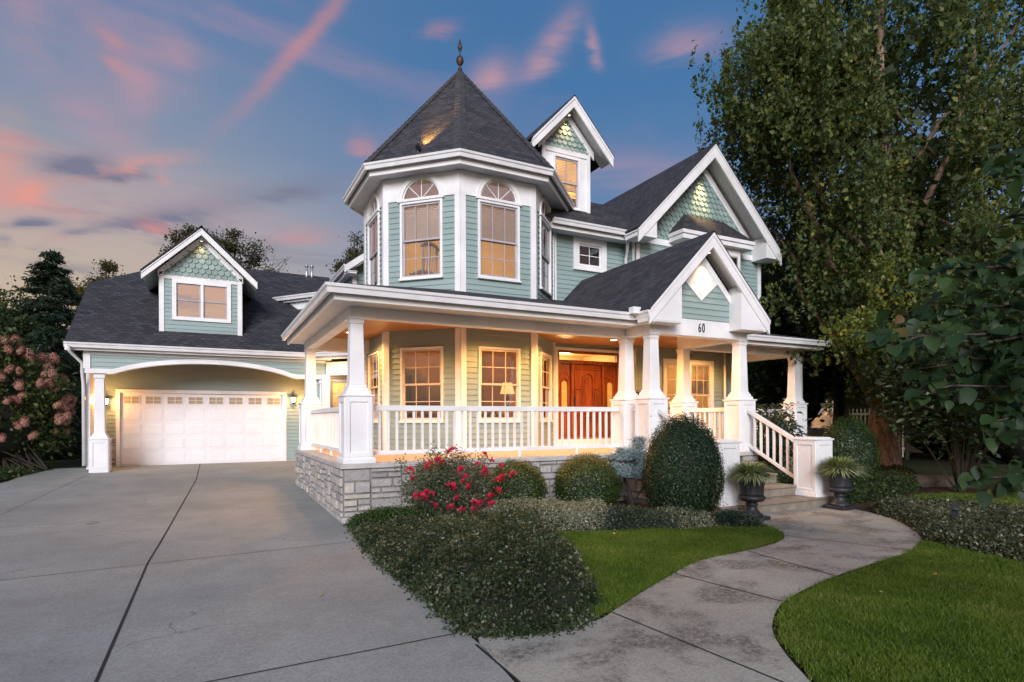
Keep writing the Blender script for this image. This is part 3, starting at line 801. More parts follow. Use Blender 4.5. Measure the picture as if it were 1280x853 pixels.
for s in (-1, 1):   # boxed returns
    o, i = XG + s * 1.60, XG + s * .80
    zz = lambda x: ZA - (ZA - ZT) * abs(x - XG) / 1.60
    bb.prism([(o, 8.425, zz(o) - .05), (o, 8.425, 3.432), (i, 8.425, 3.432), (i, 8.425, zz(i) - .16)], (0, .333, 0))
part(bb, 'barge_board', 'white', bevel=.004); part(sf, 'gable_soffit', 'soffit')
M, L = frame(7.5, 8.76, 10.13, 8.76)
tri = lambda z: (1.29 - max(0, (4.93 - z)) * .98, 1.29 + max(0, (4.93 - z)) * .98)
gs = MB(M); lap(gs, L, 3.62, 4.9, [], rng_fn=lambda z: (max(tri(z)[0], .45), min(tri(z)[1], 2.13))); part(gs, 'gable_siding', 'siding')
gb = MB(M); gb.prism([(0.2, -.05, 3.6), (2.4, -.05, 3.6), (1.29, -.05, 4.95)], (0, .04, 0)); part(gb, 'gable_backing', 'white')
w = MB(M)
w.prism([(1.29, .0, 4.95), (.78, .0, 4.43), (.84, 0, 4.37), (1.29, 0, 3.99), (1.74, 0, 4.37), (1.80, 0, 4.43)], (0, .035, 0))
w.prism([(1.29, .035, 4.62), (1.08, .035, 4.36), (1.29, .035, 4.09), (1.50, .035, 4.36)], (0, .008, 0))
for s in (-1, 1):   # frieze boards under the soffit
    a, b = Vector((1.29, 0, 4.98)), Vector((1.29 + s * 1.0, 0, 4.98 - 1.02)); v = Vector((0, 0, -.17)); w.prism([a, b, b + v, a + v], (0, .045, 0))
part(w, 'gable_trim', 'white_trim')
def digits(txt, M, size, mat):
    cu = bpy.data.curves.new('house_number', 'FONT'); cu.body = txt; cu.size = size; cu.extrude = .006; cu.align_x = 'CENTER'; cu.align_y = 'CENTER'; cu.space_character = 1.25
    o = bpy.data.objects.new('house_number', cu); COL.objects.link(o)
    me = bpy.data.meshes.new_from_object(o); bpy.data.objects.remove(o); bpy.data.curves.remove(cu)
    me.transform(M); me.materials.clear(); me.materials.append(MAT[mat]); n = bpy.data.objects.new('house_number', me); COL.objects.link(n)
    n.parent = house; n.matrix_parent_inverse = Matrix.Translation(-HR); return n
num = digits('60', Matrix.Translation((8.82, 8.752, 3.445)) @ Matrix.Rotation(R(90), 4, 'X') @ Matrix.Diagonal((.62, 1, 1, 1)), .26, 'dark')
num['label'] = 'black house number 60 on the white porch beam'

# ---- turret roof -----------------------------------------------------------------
apo = 1.83 * 1.2071
def octv(e, k): r = (apo + e) / math.cos(R(22.5)); a = R(22.5 + 45 * k); return (CX + r * math.cos(a), CY + r * math.sin(a))
ZTE = 7.20; ZTA = 10.55
tw = MB(); 
for k in range(8):
    a, b = octv(.50, k), octv(.50, k + 1); tw.roof([(*a, ZTE), (*b, ZTE), (CX, CY, ZTA)], thick=0)
tro = part(tw, 'turret_roof', 'shingle')
hc = MB()
for k in range(8):     # hip caps: overlapping shingle pieces
    a = Vector((*octv(.50, k), ZTE)); t = Vector((CX, CY, ZTA)); n = 26
    ao = Vector(octv(.5, k - 1)) - a.to_2d(); bo = Vector(octv(.5, k + 1)) - a.to_2d()
    for i in range(n):
        p0, p1 = a.lerp(t, i / n), a.lerp(t, min(1, (i + 1.25) / n)); wd = .17 * (1 - .35 * i / n)
        def sidep(p, q, frac):
            f = (p - a).length / (t - a).length; e = Vector((*octv(.5, q), ZTE)).lerp(t, f); return p + (e - p).normalized() * min(wd, (e - p).length * .5)
        up = Vector((0, 0, 1))
        for q in (k - 1, k + 1):
            s0, s1 = sidep(p0, q, 0), sidep(p1, q, 1)
            hc.face([p0 + up * .05, s0 + up * .045, s1 + up * .02, p1 + up * .022]); hc.face([p0 + up * .05, p0, s0, s0 + up * .045])
hc.build('hip_cap', MAT.setdefault('hipcap', simple('hip_cap_shingle', (.042, .042, .048), .85, .35, 9, .3, 120)), tro)
f = MB(); f.lathe([(.0, 10.50), (.06, 10.52), (.05, 10.60), (.014, 10.63), (.012, 10.70)], 14, CX, CY)
f.lathe([(.012, 10.66), (.06, 10.69), (.092, 10.75), (.098, 10.80), (.085, 10.86), (.05, 10.90), (.012, 10.93), (.012, 11.05), (.05, 11.09), (.06, 11.13), (.04, 11.20), (.012, 11.32), (.0, 11.36)], 14, CX, CY)
for a in (0, 90):
    f.M = Matrix.Translation((CX, CY, 0)) @ Matrix.Rotation(R(a), 4, 'Z'); f.box(-.06, .06, -.005, .005, 11.04, 11.05)
f.M = Matrix.Identity(4)
f.build('finial', MAT.setdefault('copper', simple('aged_copper', (.045, .032, .027), .5, .3, 8, metal=.3)), tro, smooth=True)
path = [(*octv(.50, k), ZTE) for k in range(8)]
eave(path, -1 if Vector((path[1][0] - path[0][0], path[1][1] - path[0][1], 0)).cross(Vector((0, 0, 1))).dot(Vector((path[0][0] - CX, path[0][1] - CY, 0))) < 0 else 1, soffit=.45, closed=True, drop=.24)

# ---- main roof, dormer and wing roof --------------------------------------------
mr = MB(); ZM = 6.64; YM = 12.43
mr.roof([(6.5, YM, ZM), (10.1, YM, ZM), (11.15, 13.42, 7.63), (6.5, 13.42, 7.63)]); mr.roof([(4.5, 13.42, 7.63), (12.5, 13.42, 7.63), (12.5, 19.5, 7.75), (4.5, 19.5, 7.75)])
part(mr, 'main_roof', 'shingle')
eave([(7.6, YM, ZM), (9.95, YM, ZM), (9.95, 11.97, ZM)], 1, soffit=.45, drop=.23)
XW, ZW, HW = 12.52, 9.27, 2.70
wr = MB()
for s in (-1, 1): wr.roof([(XW, 11.86, ZW + .03), (XW, 19.5, ZW + .03), (XW + s * (HW + .03), 19.5, 6.57), (XW + s * (HW + .03), 11.86, 6.57)])
part(wr, 'wing_roof', 'shingle')
bb = MB(); sf = MB(); rake(bb, sf, XW, ZW, 6.57, HW, 11.88, w=.27, ov=.60, th=.06)
for s in (-1, 1):
    o, i = XW + s * HW, XW + s * 2.08; zz = lambda x: ZW - (ZW - 6.57) * abs(x - XW) / HW
    bb.prism([(o, 11.91, zz(o) - .05), (o, 11.91, 6.36), (i, 11.91, 6.36), (i, 11.91, zz(i) - .2)], (0, .56, 0))
part(bb, 'barge_board', 'white', bevel=.004); part(sf, 'gable_soffit', 'soffit')
M, L = frame(XW - 2.5, 12.48, XW + 2.5, 12.48)
wg = MB(M); wtri = lambda z: (2.5 - max(0, 8.92 - z) * .98, 2.5 + max(0, 8.92 - z) * .98)
scales(wg, lambda z: wtri(z + .05), 6.56, 8.8, pitch=.17, row=.15); part(wg, 'gable_shingles', 'scale')
w = MB(M); w.prism([(-.0, -.08, 6.5), (5.0, -.08, 6.5), (2.5, -.08, 9.0)], (0, .07, 0)); part(w, 'gable_backing', MAT['scale'])
w = MB(M)
for s in (-1, 1):
    a, b = Vector((2.5, 0, 9.03)), Vector((2.5 + s * 2.45, 0, 9.03 - 2.45)); v = Vector((0, 0, -.26)); w.prism([a, b, b + v, a + v], (0, .05, 0))
part(w, 'gable_trim', 'white_trim')
# pent roof over the bay window of the wing
pr = MB(); ex0, ex1, wy = 11.30, 14.02, 12.46
pr.roof([(ex0, 11.86, 6.74), (ex1, 11.86, 6.74), (13.42, wy, 7.40), (11.90, wy, 7.40)]); pr.roof([(ex0, 11.86, 6.74), (11.90, wy, 7.40), (ex0, wy, 6.74)]); pr.roof([(ex1, 11.86, 6.74), (ex1, wy, 6.74), (13.42, wy, 7.40)])
part(pr, 'pent_roof', 'shingle')
w = MB(); w.box(ex0 + .01, ex1 - .01, 11.88, 12.43, 6.50, 6.70); w.box(ex0 - .02, ex1 + .02, 11.84, 12.43, 6.63, 6.725); part(w, 'pent_fascia', 'white')
w = MB(); w.box(11.62, 13.70, 12.08, 12.44, 4.6, 6.5); bw_ = part(w, 'bay_window', 'white')
M, L = frame(11.62, 12.08, 13.70, 12.08); s = MB(M)
for k in range(3):
    a = .12 + k * .64
    s.box(a, a + .55, .005, .03, 4.95, 6.3)
s.build('sash', 'grey_sash', bw_); s = MB(M)
for k in range(3):
    a = .17 + k * .64; s.face([(a, .036, 5.0), (a + .45, .036, 5.0), (a + .45, .036, 6.25), (a, .036, 6.25)])
s.build('pane', 'glass_refl', bw_)
# tall dormer
DX, DA, DT, DH = 8.25, 9.82, 8.52, 1.22
dm = MB()
for s in (-1, 1): dm.roof([(DX, 12.46, DA + .03), (DX, 15.5, DA + .03), (DX + s * (DH + .03), 15.5, DT), (DX + s * (DH + .03), 12.46, DT)])
part(dm, 'dormer_roof', 'shingle')
bb = MB(); sf = MB(); rake(bb, sf, DX, DA, DT, DH, 12.48, w=.19, ov=.5); part(bb, 'barge_board', 'white', bevel=.004); part(sf, 'gable_soffit', 'soffit')
M, L = frame(7.53, 12.90, 9.0, 12.90)
hw_ = window(M, .33, 1.14, 7.12, 8.44, trim=.05, sash='grey_sash', cols=2, rows=2, top_rows=1, casing='white_trim', blind=.62)
w = MB(M); panel(w, 0, L, 6.75, 8.62, [hw_], -.10, .0); w.box(0, .10, 0, .03, 6.75, 8.75); w.box(L - .10, L, 0, .03, 6.75, 8.75); w.box(.1, L - .1, 0, .03, 8.50, 8.64)
w.prism([(-.0, -.06, 8.62), (L, -.06, 8.62), (L / 2, -.06, 9.42)], (0, .055, 0))
for s in (-1, 1):
    a, b = Vector((L / 2, 0, 9.62)), Vector((L / 2 + s * .85, 0, 9.62 - .90)); v = Vector((0, 0, -.22)); w.prism([a, b, b + v, a + v], (0, .035, 0))
part(w, 'dormer_front', 'white')
w = MB(M); dtri = lambda z: (L / 2 - max(0, 9.40 - z) * .94, L / 2 + max(0, 9.40 - z) * .94)
scales(w, lambda z: (max(.1, dtri(z)[0]), min(L - .1, dtri(z)[1])), 8.64, 9.36, pitch=.15, row=.13); part(w, 'dormer_shingles', 'scale')
w = MB()
for xa, flip in ((7.53, 1), (9.0, 0)):
    M2, L2 = frame(xa, 15.4, xa, 12.90) if flip else frame(xa, 12.90, xa, 15.4)
    w.M = M2; lap(w, L2, 6.7, 8.75); 
part(w, 'dormer_siding', 'siding')
w = MB(); w.box(7.6, 8.95, 14.3, 14.35, 6.9, 8.6); w.box(7.6, 8.95, 13.0, 14.3, 8.55, 8.6); w.box(7.58, 7.6, 13.0, 14.3, 6.9, 8.6); w.box(8.95, 8.97, 13.0, 14.3, 6.9, 8.6); part(w, 'dormer_room', 'cream')
# rear wing roof and its left eave
rr = MB(); rr.roof([(3.83, 19.0, 6.6), (3.83, 26, 6.6), (6.5, 26, 8.6), (6.5, 19.0, 8.6)]); rr.roof([(9.2, 19.0, 6.6), (9.2, 26, 6.6), (6.5, 26, 8.6), (6.5, 19.0, 8.6)]); part(rr, 'rear_roof', 'shingle')
eave([(3.83, 26, 6.6), (3.83, 19.02, 6.6)], 1, soffit=.25, drop=.23)
bb = MB(); sf = MB(); bb.prism([(3.83, 19.0, 6.58), (3.83, 19.0, 6.33), (6.5, 19.0, 8.33), (6.5, 19.0, 8.58)], (0, .05, 0)); sf.prism([(3.88, 19.05, 6.40), (4.3, 19.05, 6.70), (6.5, 19.05, 8.4), (6.5, 19.05, 8.36), (4.3, 19.05, 6.62)], (0, .45, 0))
bb.box(3.9, 4.22, 19.05, 19.5, 6.34, 6.40); part(bb, 'barge_board', 'white'); part(sf, 'gable_soffit', 'soffit')
eave([(1.966, 21.922, 5.90), (4.25, 18.92, 5.90)], 1, soffit=.25, drop=.20)
# link between garage and house: slanted beam with a shallow eave
w = MB(); w.beam((3.30, 19.30, 3.05), (5.0, 17.55, 3.05), (.12, .12, 0), (0, 0, .42)); w.box(3.16, 3.40, 19.2, 19.44, .2, 3.05); part(w, 'link_beam', 'white')
eave([(2.75, 18.95, 3.72), (4.4, 17.25, 3.72)], 1, soffit=.35, drop=.20)
rr = MB(); rr.roof([(2.75, 18.95, 3.72), (4.4, 17.25, 3.72), (5.5, 18.4, 4.1), (4.0, 19.9, 4.1)]); part(rr, 'link_roof', 'shingle')
# downspouts, vents and corner gutter box
w = MB(); w.tube([(9.9, 12.42, 6.52), (9.95, 12.5, 6.40), (10.10, 12.72, 6.18), (10.12, 12.80, 6.0), (10.12, 12.80, 4.6)], [.045] * 5, 8); w.tube([(14.12, 10.3, 3.45), (14.1, 10.42, 3.3), (14.09, 10.42, 1.0)], [.04] * 3, 8); w.tube([(13.3, 12.3, 3.55), (13.3, 12.3, .95)], [.035] * 2, 8); part(w, 'downspout', 'gutter', smooth=True)
w = MB(); w.box(7.02, 7.19, 8.66, 8.80, 3.60, 3.72); part(w, 'gutter_box', 'white')
w = MB(); [w.box(1.70, 1.76, y, y + .12, 3.452, 3.458) for y in (10.2, 11.4, 12.6, 13.8)]; part(w, 'soffit_vent', 'dark')
# =================================================================== garage wing
GR = Vector((0, 20, .2))
garage = thing('garage', 'sage green garage wing with a white panelled double door and a gabled roof dormer', 'garage', GR)
def gpart(mb, name, mat, **k): return mb.build(name, mat, garage, root=GR, **k)
YF, YD = 19.40, 21.0
wl = MB(); tr = MB(); wb = MB()
M, L = frame(-3.0, YD, 3.35, YD); hole = (.53, 5.27, .2, 2.56)
wl.M = tr.M = wb.M = M
lap(wl, L, .30, 3.44, [hole]); panel(wb, 0, L, .0, 3.44, [hole], -.12, -.004)
tr.box(.51, .61, -.05, .035, .25, 2.58); tr.box(5.19, 5.29, -.05, .035, .25, 2.58); tr.box(.61, 5.19, -.05, .035, 2.48, 2.58)
gd = MB(M); u0, u1, z0, z1 = .61, 5.19, .262, 2.48; rows = 5; ch = (z1 - z0) / rows; cw = (u1 - u0) / 8
gd.box(u0, u1, -.10, -.05, z0, z1)
holes = []
for r_ in range(rows):
    a = z0 + ch * r_
    for c_ in range(8):
        b = u0 + cw * c_
        if r_ == rows - 1: continue
        gd.hexa([(b + .05, -.05, a + .07), (b + cw - .05, -.05, a + .07), (b + cw - .05, -.05, a + ch - .07), (b + .05, -.05, a + ch - .07),
                 (b + .075, -.043, a + .095), (b + cw - .075, -.043, a + .095), (b + cw - .075, -.043, a + ch - .095), (b + .075, -.043, a + ch - .095)][0:4] +
                [(b + .075, -.043, a + .095), (b + cw - .075, -.043, a + .095), (b + cw - .075, -.043, a + ch - .095), (b + .075, -.043, a + ch - .095)])
        for s0, s1, t0, t1 in ((b + .03, b + .042, a + .05, a + ch - .05), (b + cw - .042, b + cw - .03, a + .05, a + ch - .05), (b + .042, b + cw - .042, a + .05, a + .062), (b + .042, b + cw - .042, a + ch - .062, a + ch - .05)):
            gd.box(s0, s1, -.05, -.043, t0, t1)
    if r_: gd.box(u0, u1, -.05, -.046, a - .006, a + .006)
gdo = gpart(gd, 'garage_door', MAT.setdefault('gdoor', simple('garage_door_paint', (.80, .79, .81), .4, .03, 2)))
for c_ in range(8):
    b = u0 + cw * c_; a = z0 + ch * 4
    f = MB(M); x0, x1, y0, y1 = b + .09, b + cw - .09, a + .12, a + .33
    f.box(x0 - .02, x1 + .02, -.05, -.035, y0 - .02, y0); f.box(x0 - .02, x1 + .02, -.05, -.035, y1, y1 + .02); f.box(x0 - .02, x0, -.05, -.035, y0, y1); f.box(x1, x1 + .02, -.05, -.035, y0, y1)
    f.box((x0 + x1) / 2 - .008, (x0 + x1) / 2 + .008, -.05, -.036, y0, y1); f.box(x0, (x0 + x1) / 2 - .008, -.05, -.037, (y0 + y1) / 2 - .006, (y0 + y1) / 2 + .006); f.box((x0 + x1) / 2 + .008, x1, -.05, -.037, (y0 + y1) / 2 - .006, (y0 + y1) / 2 + .006)
    f.cur = 1; f.face([(x0, -.046, y0), (x1, -.046, y0), (x1, -.046, y1), (x0, -.046, y1)])
    f.build('door_window', [MAT['white_trim'], MAT.setdefault('gglass', mat_emit('garage_pane', (1, .66, .32), .10, (.30, .25, .18)))], gdo)
# front beam with a flat arch
bx0, bx1, AX = -3.0, 3.38, 2.32
zarc = lambda x: 2.93 + .36 * max(0., 1 - (x / AX) ** 2) ** .8
N = 40; xs = [bx0 + (bx1 - bx0) * i / N for i in range(N + 1)]
ab = MB()
for x, x2 in zip(xs, xs[1:]):
    a, b = zarc(x), zarc(x2)
    for (y0, y1, da, db) in ((YF - .035, YF + .22, 0, .125),):
        ab.hexa([(x, y0, a), (x2, y0, b), (x2, y1, b), (x, y1, a), (x, y0, a + db), (x2, y0, b + db), (x2, y1, b + db), (x, y1, a + db)])
ab.box(bx0 - .03, bx0 + .13, YF - .04, YF + .2, 3.055, 3.45); ab.box(bx0 - .03, bx1, YF - .03, YF + .2, 3.44, 3.52)
gpart(ab, 'arch_beam', 'white')
M, L = frame(bx0, YF, bx1, YF); sg = MB(M)
lap(sg, L, 2.95, 3.45, [], rng_fn=lambda z: (0, L))
# cut the boards at the arch: only keep those above it
keep = [i for i, f in enumerate(sg.f) if sum(sg.v[j][2] for j in f) / len(f) > 3.05]
sg2 = MB()
zz = 3.0
k = 0
while zz < 3.44:
    for x, x2 in zip(xs, xs[1:]):
        lo, lo2 = max(zz, zarc(x) + .1), max(zz, zarc(x2) + .1); hi = min(zz + .12, 3.45)
        if lo >= hi and lo2 >= hi: continue
        dd = lambda z: YF - .020 + .016 * (z - zz) / .12
        sg2.face([(x, dd(lo), min(lo, hi)), (x2, dd(lo2), min(lo2, hi)), (x2, dd(hi), hi), (x, dd(hi), hi)])
    zz += .12
gpart(sg2, 'beam_siding', 'siding')
w = MB(); w.box(bx0, bx1, YF + .2, YD - .02, 3.42, 3.44); gpart(w, 'bay_ceiling', 'ceiling')
gpart(wl, 'wall_siding', 'siding'); gpart(wb, 'wall_backing', 'cream'); wl = MB(); wb = MB()
M, L = frame(-3.0, 27, -3.0, 19.6); wl.M = wb.M = M; lap(wl, 6.0, 0, 3.5); panel(wb, 0, 6.0, 0, 3.5, [], -.12, -.004)
gpart(wl, 'wall_siding', 'siding'); gpart(wb, 'wall_backing', 'cream'); wl = MB(); wb = MB()
M, L = frame(3.35, 19.6, 3.35, 27); wl.M = wb.M = M; lap(wl, L, 0, 3.5); panel(wb, 0, L, 0, 3.5, [], -.12, -.004)
gpart(wl, 'wall_siding', 'siding'); gpart(wb, 'wall_backing', 'cream'); gpart(tr, 'door_casing', 'white')
M, L = frame(-3.0, YD - .04, -2.50, YD - .04); st = MB(M); ashlar(st, M, L, .2, 1.14, 77); gpart(st, 'stone_base', 'stone')
w = MB(); w.box(-3.02, -2.93, 19.7, 21.1, .3, 3.4); gpart(w, 'corner_board', 'white')
def gcolumn(x, y):
    s = MB(); s.frustum(x, y, 1.30, 2.86, .25, .21); s.box(x - .13, x + .13, y - .13, y + .13, 2.80, 2.925)
    for q0, q1, wd in ((1.15, 1.22, .40), (1.22, 1.27, .34), (1.27, 1.31, .29)): s.frustum(x, y, q0, q1, wd, wd - .02)
    o = gpart(s, 'porch_column', 'white', bevel=.006); p = MB(); h = .215
    p.box(x - h, x + h, y - h, y + h, .1, 1.12); p.box(x - h - .03, x + h + .03, y - h - .03, y + h + .03, 1.12, 1.15)
    for sx, sy in ((0, -1), (-1, 0), (1, 0)):
        p.M = Matrix(((-sy, sx, 0, x + sx * h), (sx, sy, 0, y + sy * h), (0, 0, 1, 0), (0, 0, 0, 1))); q = h - .001
        p.box(-q, -q + .08, 0, .016, .1, 1.12); p.box(q - .08, q, 0, .016, .1, 1.12); p.box(-q + .08, q - .08, 0, .016, 1.03, 1.12); p.box(-q + .08, q - .08, 0, .016, .1, .4)
    p.M = Matrix.Identity(4); p.build('pedestal', 'white', o, bevel=.005)
gcolumn(-2.68, 19.55); gcolumn(3.24, 19.55)
# roof with a clipped gable on the left
zr = lambda y: 3.72 + .75 * (y - 19.05)
rf = MB(); YR = 23.72
rf.roof([(-3.39, 19.05, 3.72), (4.19, 19.05, 3.72), (4.19, YR, zr(YR)), (-.9, YR, zr(YR)), (-3.28, 21.9, zr(21.9))])
rf.roof([(-3.28, 21.9, zr(21.9)), (-.9, YR, zr(YR)), (-3.28, 2 * YR - 21.9, zr(21.9))])
rf.roof([(-3.39, 2 * YR - 19.05, 3.72), (4.19, 2 * YR - 19.05, 3.72), (4.19, YR, zr(YR)), (-.9, YR, zr(YR)), (-3.28, 2 * YR - 21.9, zr(21.9))])
gpart(rf, 'roof', 'shingle')
w = MB(); w.prism([(-3.37, 19.05, 3.68), (-3.37, 19.05, 3.50), (-3.26, 21.9, zr(21.9) - .22), (-3.26, 21.9, zr(21.9) - .04)], (.05, 0, 0))
w.face([(-3.1, 19.6, 3.4), (-3.1, 27.8, 3.4), (-3.1, 25.5, 5.7), (-3.1, 21.9, 5.7)]); gpart(w, 'barge_board', 'white')
eave([(-3.40, 19.05, 3.72), (3.45, 19.05, 3.72)], 1, soffit=.30, drop=.20, owner=garage, root=GR)
g = MB()
g.tube([(-3.30, 19.0, 3.60), (-3.28, 19.1, 3.48), (-3.06, 19.38, 3.20), (-3.06, 19.42, 3.0), (-3.06, 19.6, 2.6), (-3.06, 19.62, .4)], [.042] * 6, 8)
gpart(g, 'downspout', 'gutter', smooth=True)
w = MB(); YV = YR - .1
for x in (3.33, 3.52):
    w = MB(); w.tube([(x, YV, 6.9), (x, YV, 7.52)], [.05, .05], 12); w.tube([(x, YV, 7.52), (x, YV, 7.58)], [.075, .075], 12); gpart(w, 'vent_pipe', 'galv', smooth=True)
# dormer
M, L = frame(-1.29, 19.75, .90, 19.75); dmx = -.195
w = MB(M); w.box(0, .13, -.05, .035, 3.95, 5.95); w.box(L - .13, L, -.05, .035, 3.95, 5.95); w.box(.13, L - .13, -.05, .035, 5.76, 5.88)
for s in (-1, 1):
    a, b = Vector((L / 2, 0, 7.10)), Vector((L / 2 + s * 1.12, 0, 7.10 - 1.10)); v = Vector((0, 0, -.20)); w.prism([a, b, b + v, a + v], (0, .035, 0))
do_ = gpart(w, 'dormer', 'white', bevel=.004)
ws = MB(M); hd = (.33, 1.88, 4.58, 5.76)
lap(ws, L, 4.1, 5.8, [hd]); panel(ws, 0.02, L - .02, 4.1, 5.85, [hd], -.10, -.004)
ws.M, L2 = frame(-1.29, 22.2, -1.29, 19.75); lap(ws, L2, 4.1, 5.9); ws.M, L2 = frame(.90, 19.75, .90, 22.2); lap(ws, L2, 4.1, 5.9)
ws.build('dormer_siding', 'siding', do_)
sc = MB(M); gt = lambda z: (L / 2 - (6.95 - z) * 1.0, L / 2 + (6.95 - z) * 1.0)
scales(sc, lambda z: (max(.13, gt(z)[0]), min(L - .13, gt(z)[1])), 5.88, 6.9, pitch=.17, row=.15); sc.prism([(.05, -.06, 5.86), (L - .05, -.06, 5.86), (L / 2, -.06, 6.98)], (0, .055, 0)); sc.build('dormer_shingles', 'scale', do_)
w = MB(M); w.box(.33, .44, 0, .05, 4.58, 5.76); w.box(1.77, 1.88, 0, .05, 4.58, 5.76); w.box(.44, 1.77, 0, .05, 4.58, 4.68); w.box(.44, 1.77, 0, .05, 5.66, 5.757); w.box(1.07, 1.14, -.02, .046, 4.68, 5.66)
wf = w.build('window', 'white_trim', do_)
for a, b in ((.44, 1.07), (1.14, 1.77)): 
    s = MB(M)
    for q0, q1, dd in ((4.68, 5.18, -.02), (5.16, 5.66, .0)):
        s.box(a, a + .035, dd - .03, dd, q0, q1); s.box(b - .035, b, dd - .03, dd, q0, q1); s.box(a + .035, b - .035, dd - .03, dd, q0, q0 + .035); s.box(a + .035, b - .035, dd - .03, dd, q1 - .035, q1)
    s.cur = 1
    for q0, q1, dd in ((4.68, 5.18, -.03), (5.16, 5.66, -.012)): s.face([(a + .03, dd, q0 + .03), (b - .03, dd, q0 + .03), (b - .03, dd, q1 - .03), (a + .03, dd, q1 - .03)])
    s.cur = 2; s.face([(a, -.12, 4.68), (b, -.12, 4.68), (b, -.12, 5.66), (a, -.12, 5.66)])
    o = s.build('dormer_sash', [MAT['grey_sash'], MAT['glass_refl'], MAT['floorwood']], do_)
rf = MB()
for s in (-1, 1): rf.roof([(dmx, 19.33, 7.32), (dmx, 23.7, 7.32), (dmx + s * 1.53, 23.7, 5.86), (dmx + s * 1.53, 19.33, 5.86)], thick=.06)
rf.build('dormer_roof', 'shingle', do_)
bb = MB(); sfd = MB(); rake(bb, sfd, dmx, 7.28, 5.84, 1.50, 19.35, w=.17, ov=.38)
for s in (-1, 1):
    bb.prism([(dmx + s * 1.50, 19.40, 5.80), (dmx + s * 1.50, 19.40, 5.72), (dmx + s * 1.10, 19.40, 6.08), (dmx + s * 1.10, 19.40, 6.16)], (0, 2.6, 0))
bb.build('barge_board', 'white', do_, bevel=.004); sfd.build('soffit', 'soffit', do_)

# =================================================================== lamps
WARM = (1.0, .47, .14)
def lantern(x, y, z, label):
    t = thing('wall_lantern', label, 'wall lantern', (x, y, z), 'lit lanterns beside the garage door')
    b = MB(); b.box(-.05, .05, -.02, .0, -.10, .14); b.tube([(0, -.02, .06), (0, -.09, .12), (0, -.13, .10)], [.012] * 3, 6); b.build('backplate', 'dark', t)
    c = MB(); c.lathe([(.0, .19), (.02, .17), (.03, .12), (.10, .08), (.105, .065), (.0, .06)], 12, 0, -.13); c.lathe([(.0, -.17), (.02, -.15), (.06, -.11), (.07, -.10), (.0, -.095)], 12, 0, -.13)
    for k in range(6):
        a = math.pi / 3 * k; c.beam((.085 * math.cos(a) - .005, -.13 + .085 * math.sin(a) - .005, .065), (.06 * math.cos(a) - .005, -.13 + .06 * math.sin(a) - .005, -.10), (.01, 0, 0), (0, .01, 0))
    c.build('cage', 'dark', t, smooth=False)
    g_ = MB(); g_.lathe([(.075, .06), (.052, -.095)], 12, 0, -.13); g_.build('glass', 'lantern_glass', t)
    return lamp('lantern_light', 'POINT', (x, y - .30, z + .02), 40, WARM, .06)
lantern(2.50, 20.965, 2.33, 'lit wall lantern on the siding between garage door and porch')
lantern(-2.72, 20.965, 2.22, 'lit wall lantern behind the white column on the far side of the garage door')

spots = [(8.9, 11.75, 'recessed porch lamp in the wood ceiling in front of the front door'), (2.80, 13.3, 'recessed porch lamp in the wood ceiling at the driveway end of the porch'),
         (3.0, 10.9, 'recessed porch lamp in the wood ceiling behind the corner column'), (5.5, 10.65, 'recessed porch lamp in the wood ceiling before the bay windows'),
         (7.3, 11.2, 'recessed porch lamp in the wood ceiling between bay and front door'), (8.8, 9.75, 'recessed porch lamp in the wood ceiling over the top of the steps'), (12.2, 11.5, 'recessed porch lamp in the wood ceiling before the right porch window')]
first = None
for x, y, lb in spots:
    z = 3.592
    if first is None:
        t = thing('recessed_lamp', lb, 'ceiling lamp', (x, y, z), 'recessed lamps in the porch ceiling')
        a = MB(); a.lathe([(.115, .0), (.115, -.012), (.085, -.016), (.08, .0)], 24); a.build('trim_ring', 'white_trim', t)
        a = MB(); a.lathe([(.082, -.004), (.082, -.010), (.0, -.012)], 20); a.build('bulb', 'bulb', t); first = t
    else: dup(first, (x, y, z), 0, lb)
    lamp('porch_light', 'SPOT', (x, y, z - .05), 205, WARM, .09, target=(x, y, 0), cone=160, blend=.5)
def gable_lamp(x, y, z, label, power, tgt, cone=50):
    t = thing('gable_lamp', label, 'spotlight', (x, y, z), 'small lamps under the gable peaks')
    a = MB(); a.tube([(0, 0, .03), (0, 0, -.06)], [.028, .032], 10); a.build('housing', 'white_trim', t)
    a = MB(); a.lathe([(.028, -.061), (.0, -.066)], 10); a.build('bulb', MAT.setdefault('smallbulb', mat_emit('small_bulb', (1, .75, .45), 4)), t)
    lamp('gable_light', 'SPOT', (x, y, z - .09), power, (1, .66, .30), .025, target=tgt, cone=cone, blend=.9)
gable_lamp(XG, 8.52, 4.96, 'small lamp under the porch gable peak above the house number', 26, (XG, 8.80, 3.7), 75)
gable_lamp(XW, 12.16, 8.93, 'small lamp under the peak of the big right gable', 330, (XW, 12.52, 7.1), 42)
gable_lamp(DX, 12.72, 9.50, 'small lamp under the peak of the tall narrow dormer', 34, (DX, 12.92, 8.7), 70)
gable_lamp(dmx, 19.58, 6.98, 'small lamp under the peak of the garage dormer', 9, (dmx, 19.80, 6.2), 80)
# uplight on the turret roof
t = thing('roof_spotlight', 'small black spotlight on the turret roof throwing an orange glow up the shingles', 'spotlight', (3.93, 11.91, 7.25))
a = MB(); a.tube([(0, 0, 0), (0, 0, .12)], [.015, .015], 6); a.tube([(-.03, -.06, .10), (.03, .06, .20)], [.05, .06], 12); a.build('housing', 'dark', t)
lamp('roof_light', 'SPOT', (3.95, 11.90, 7.46), 1000, (1, .48, .10), .03, target=(4.33, 12.25, 7.86), cone=46, blend=.9)
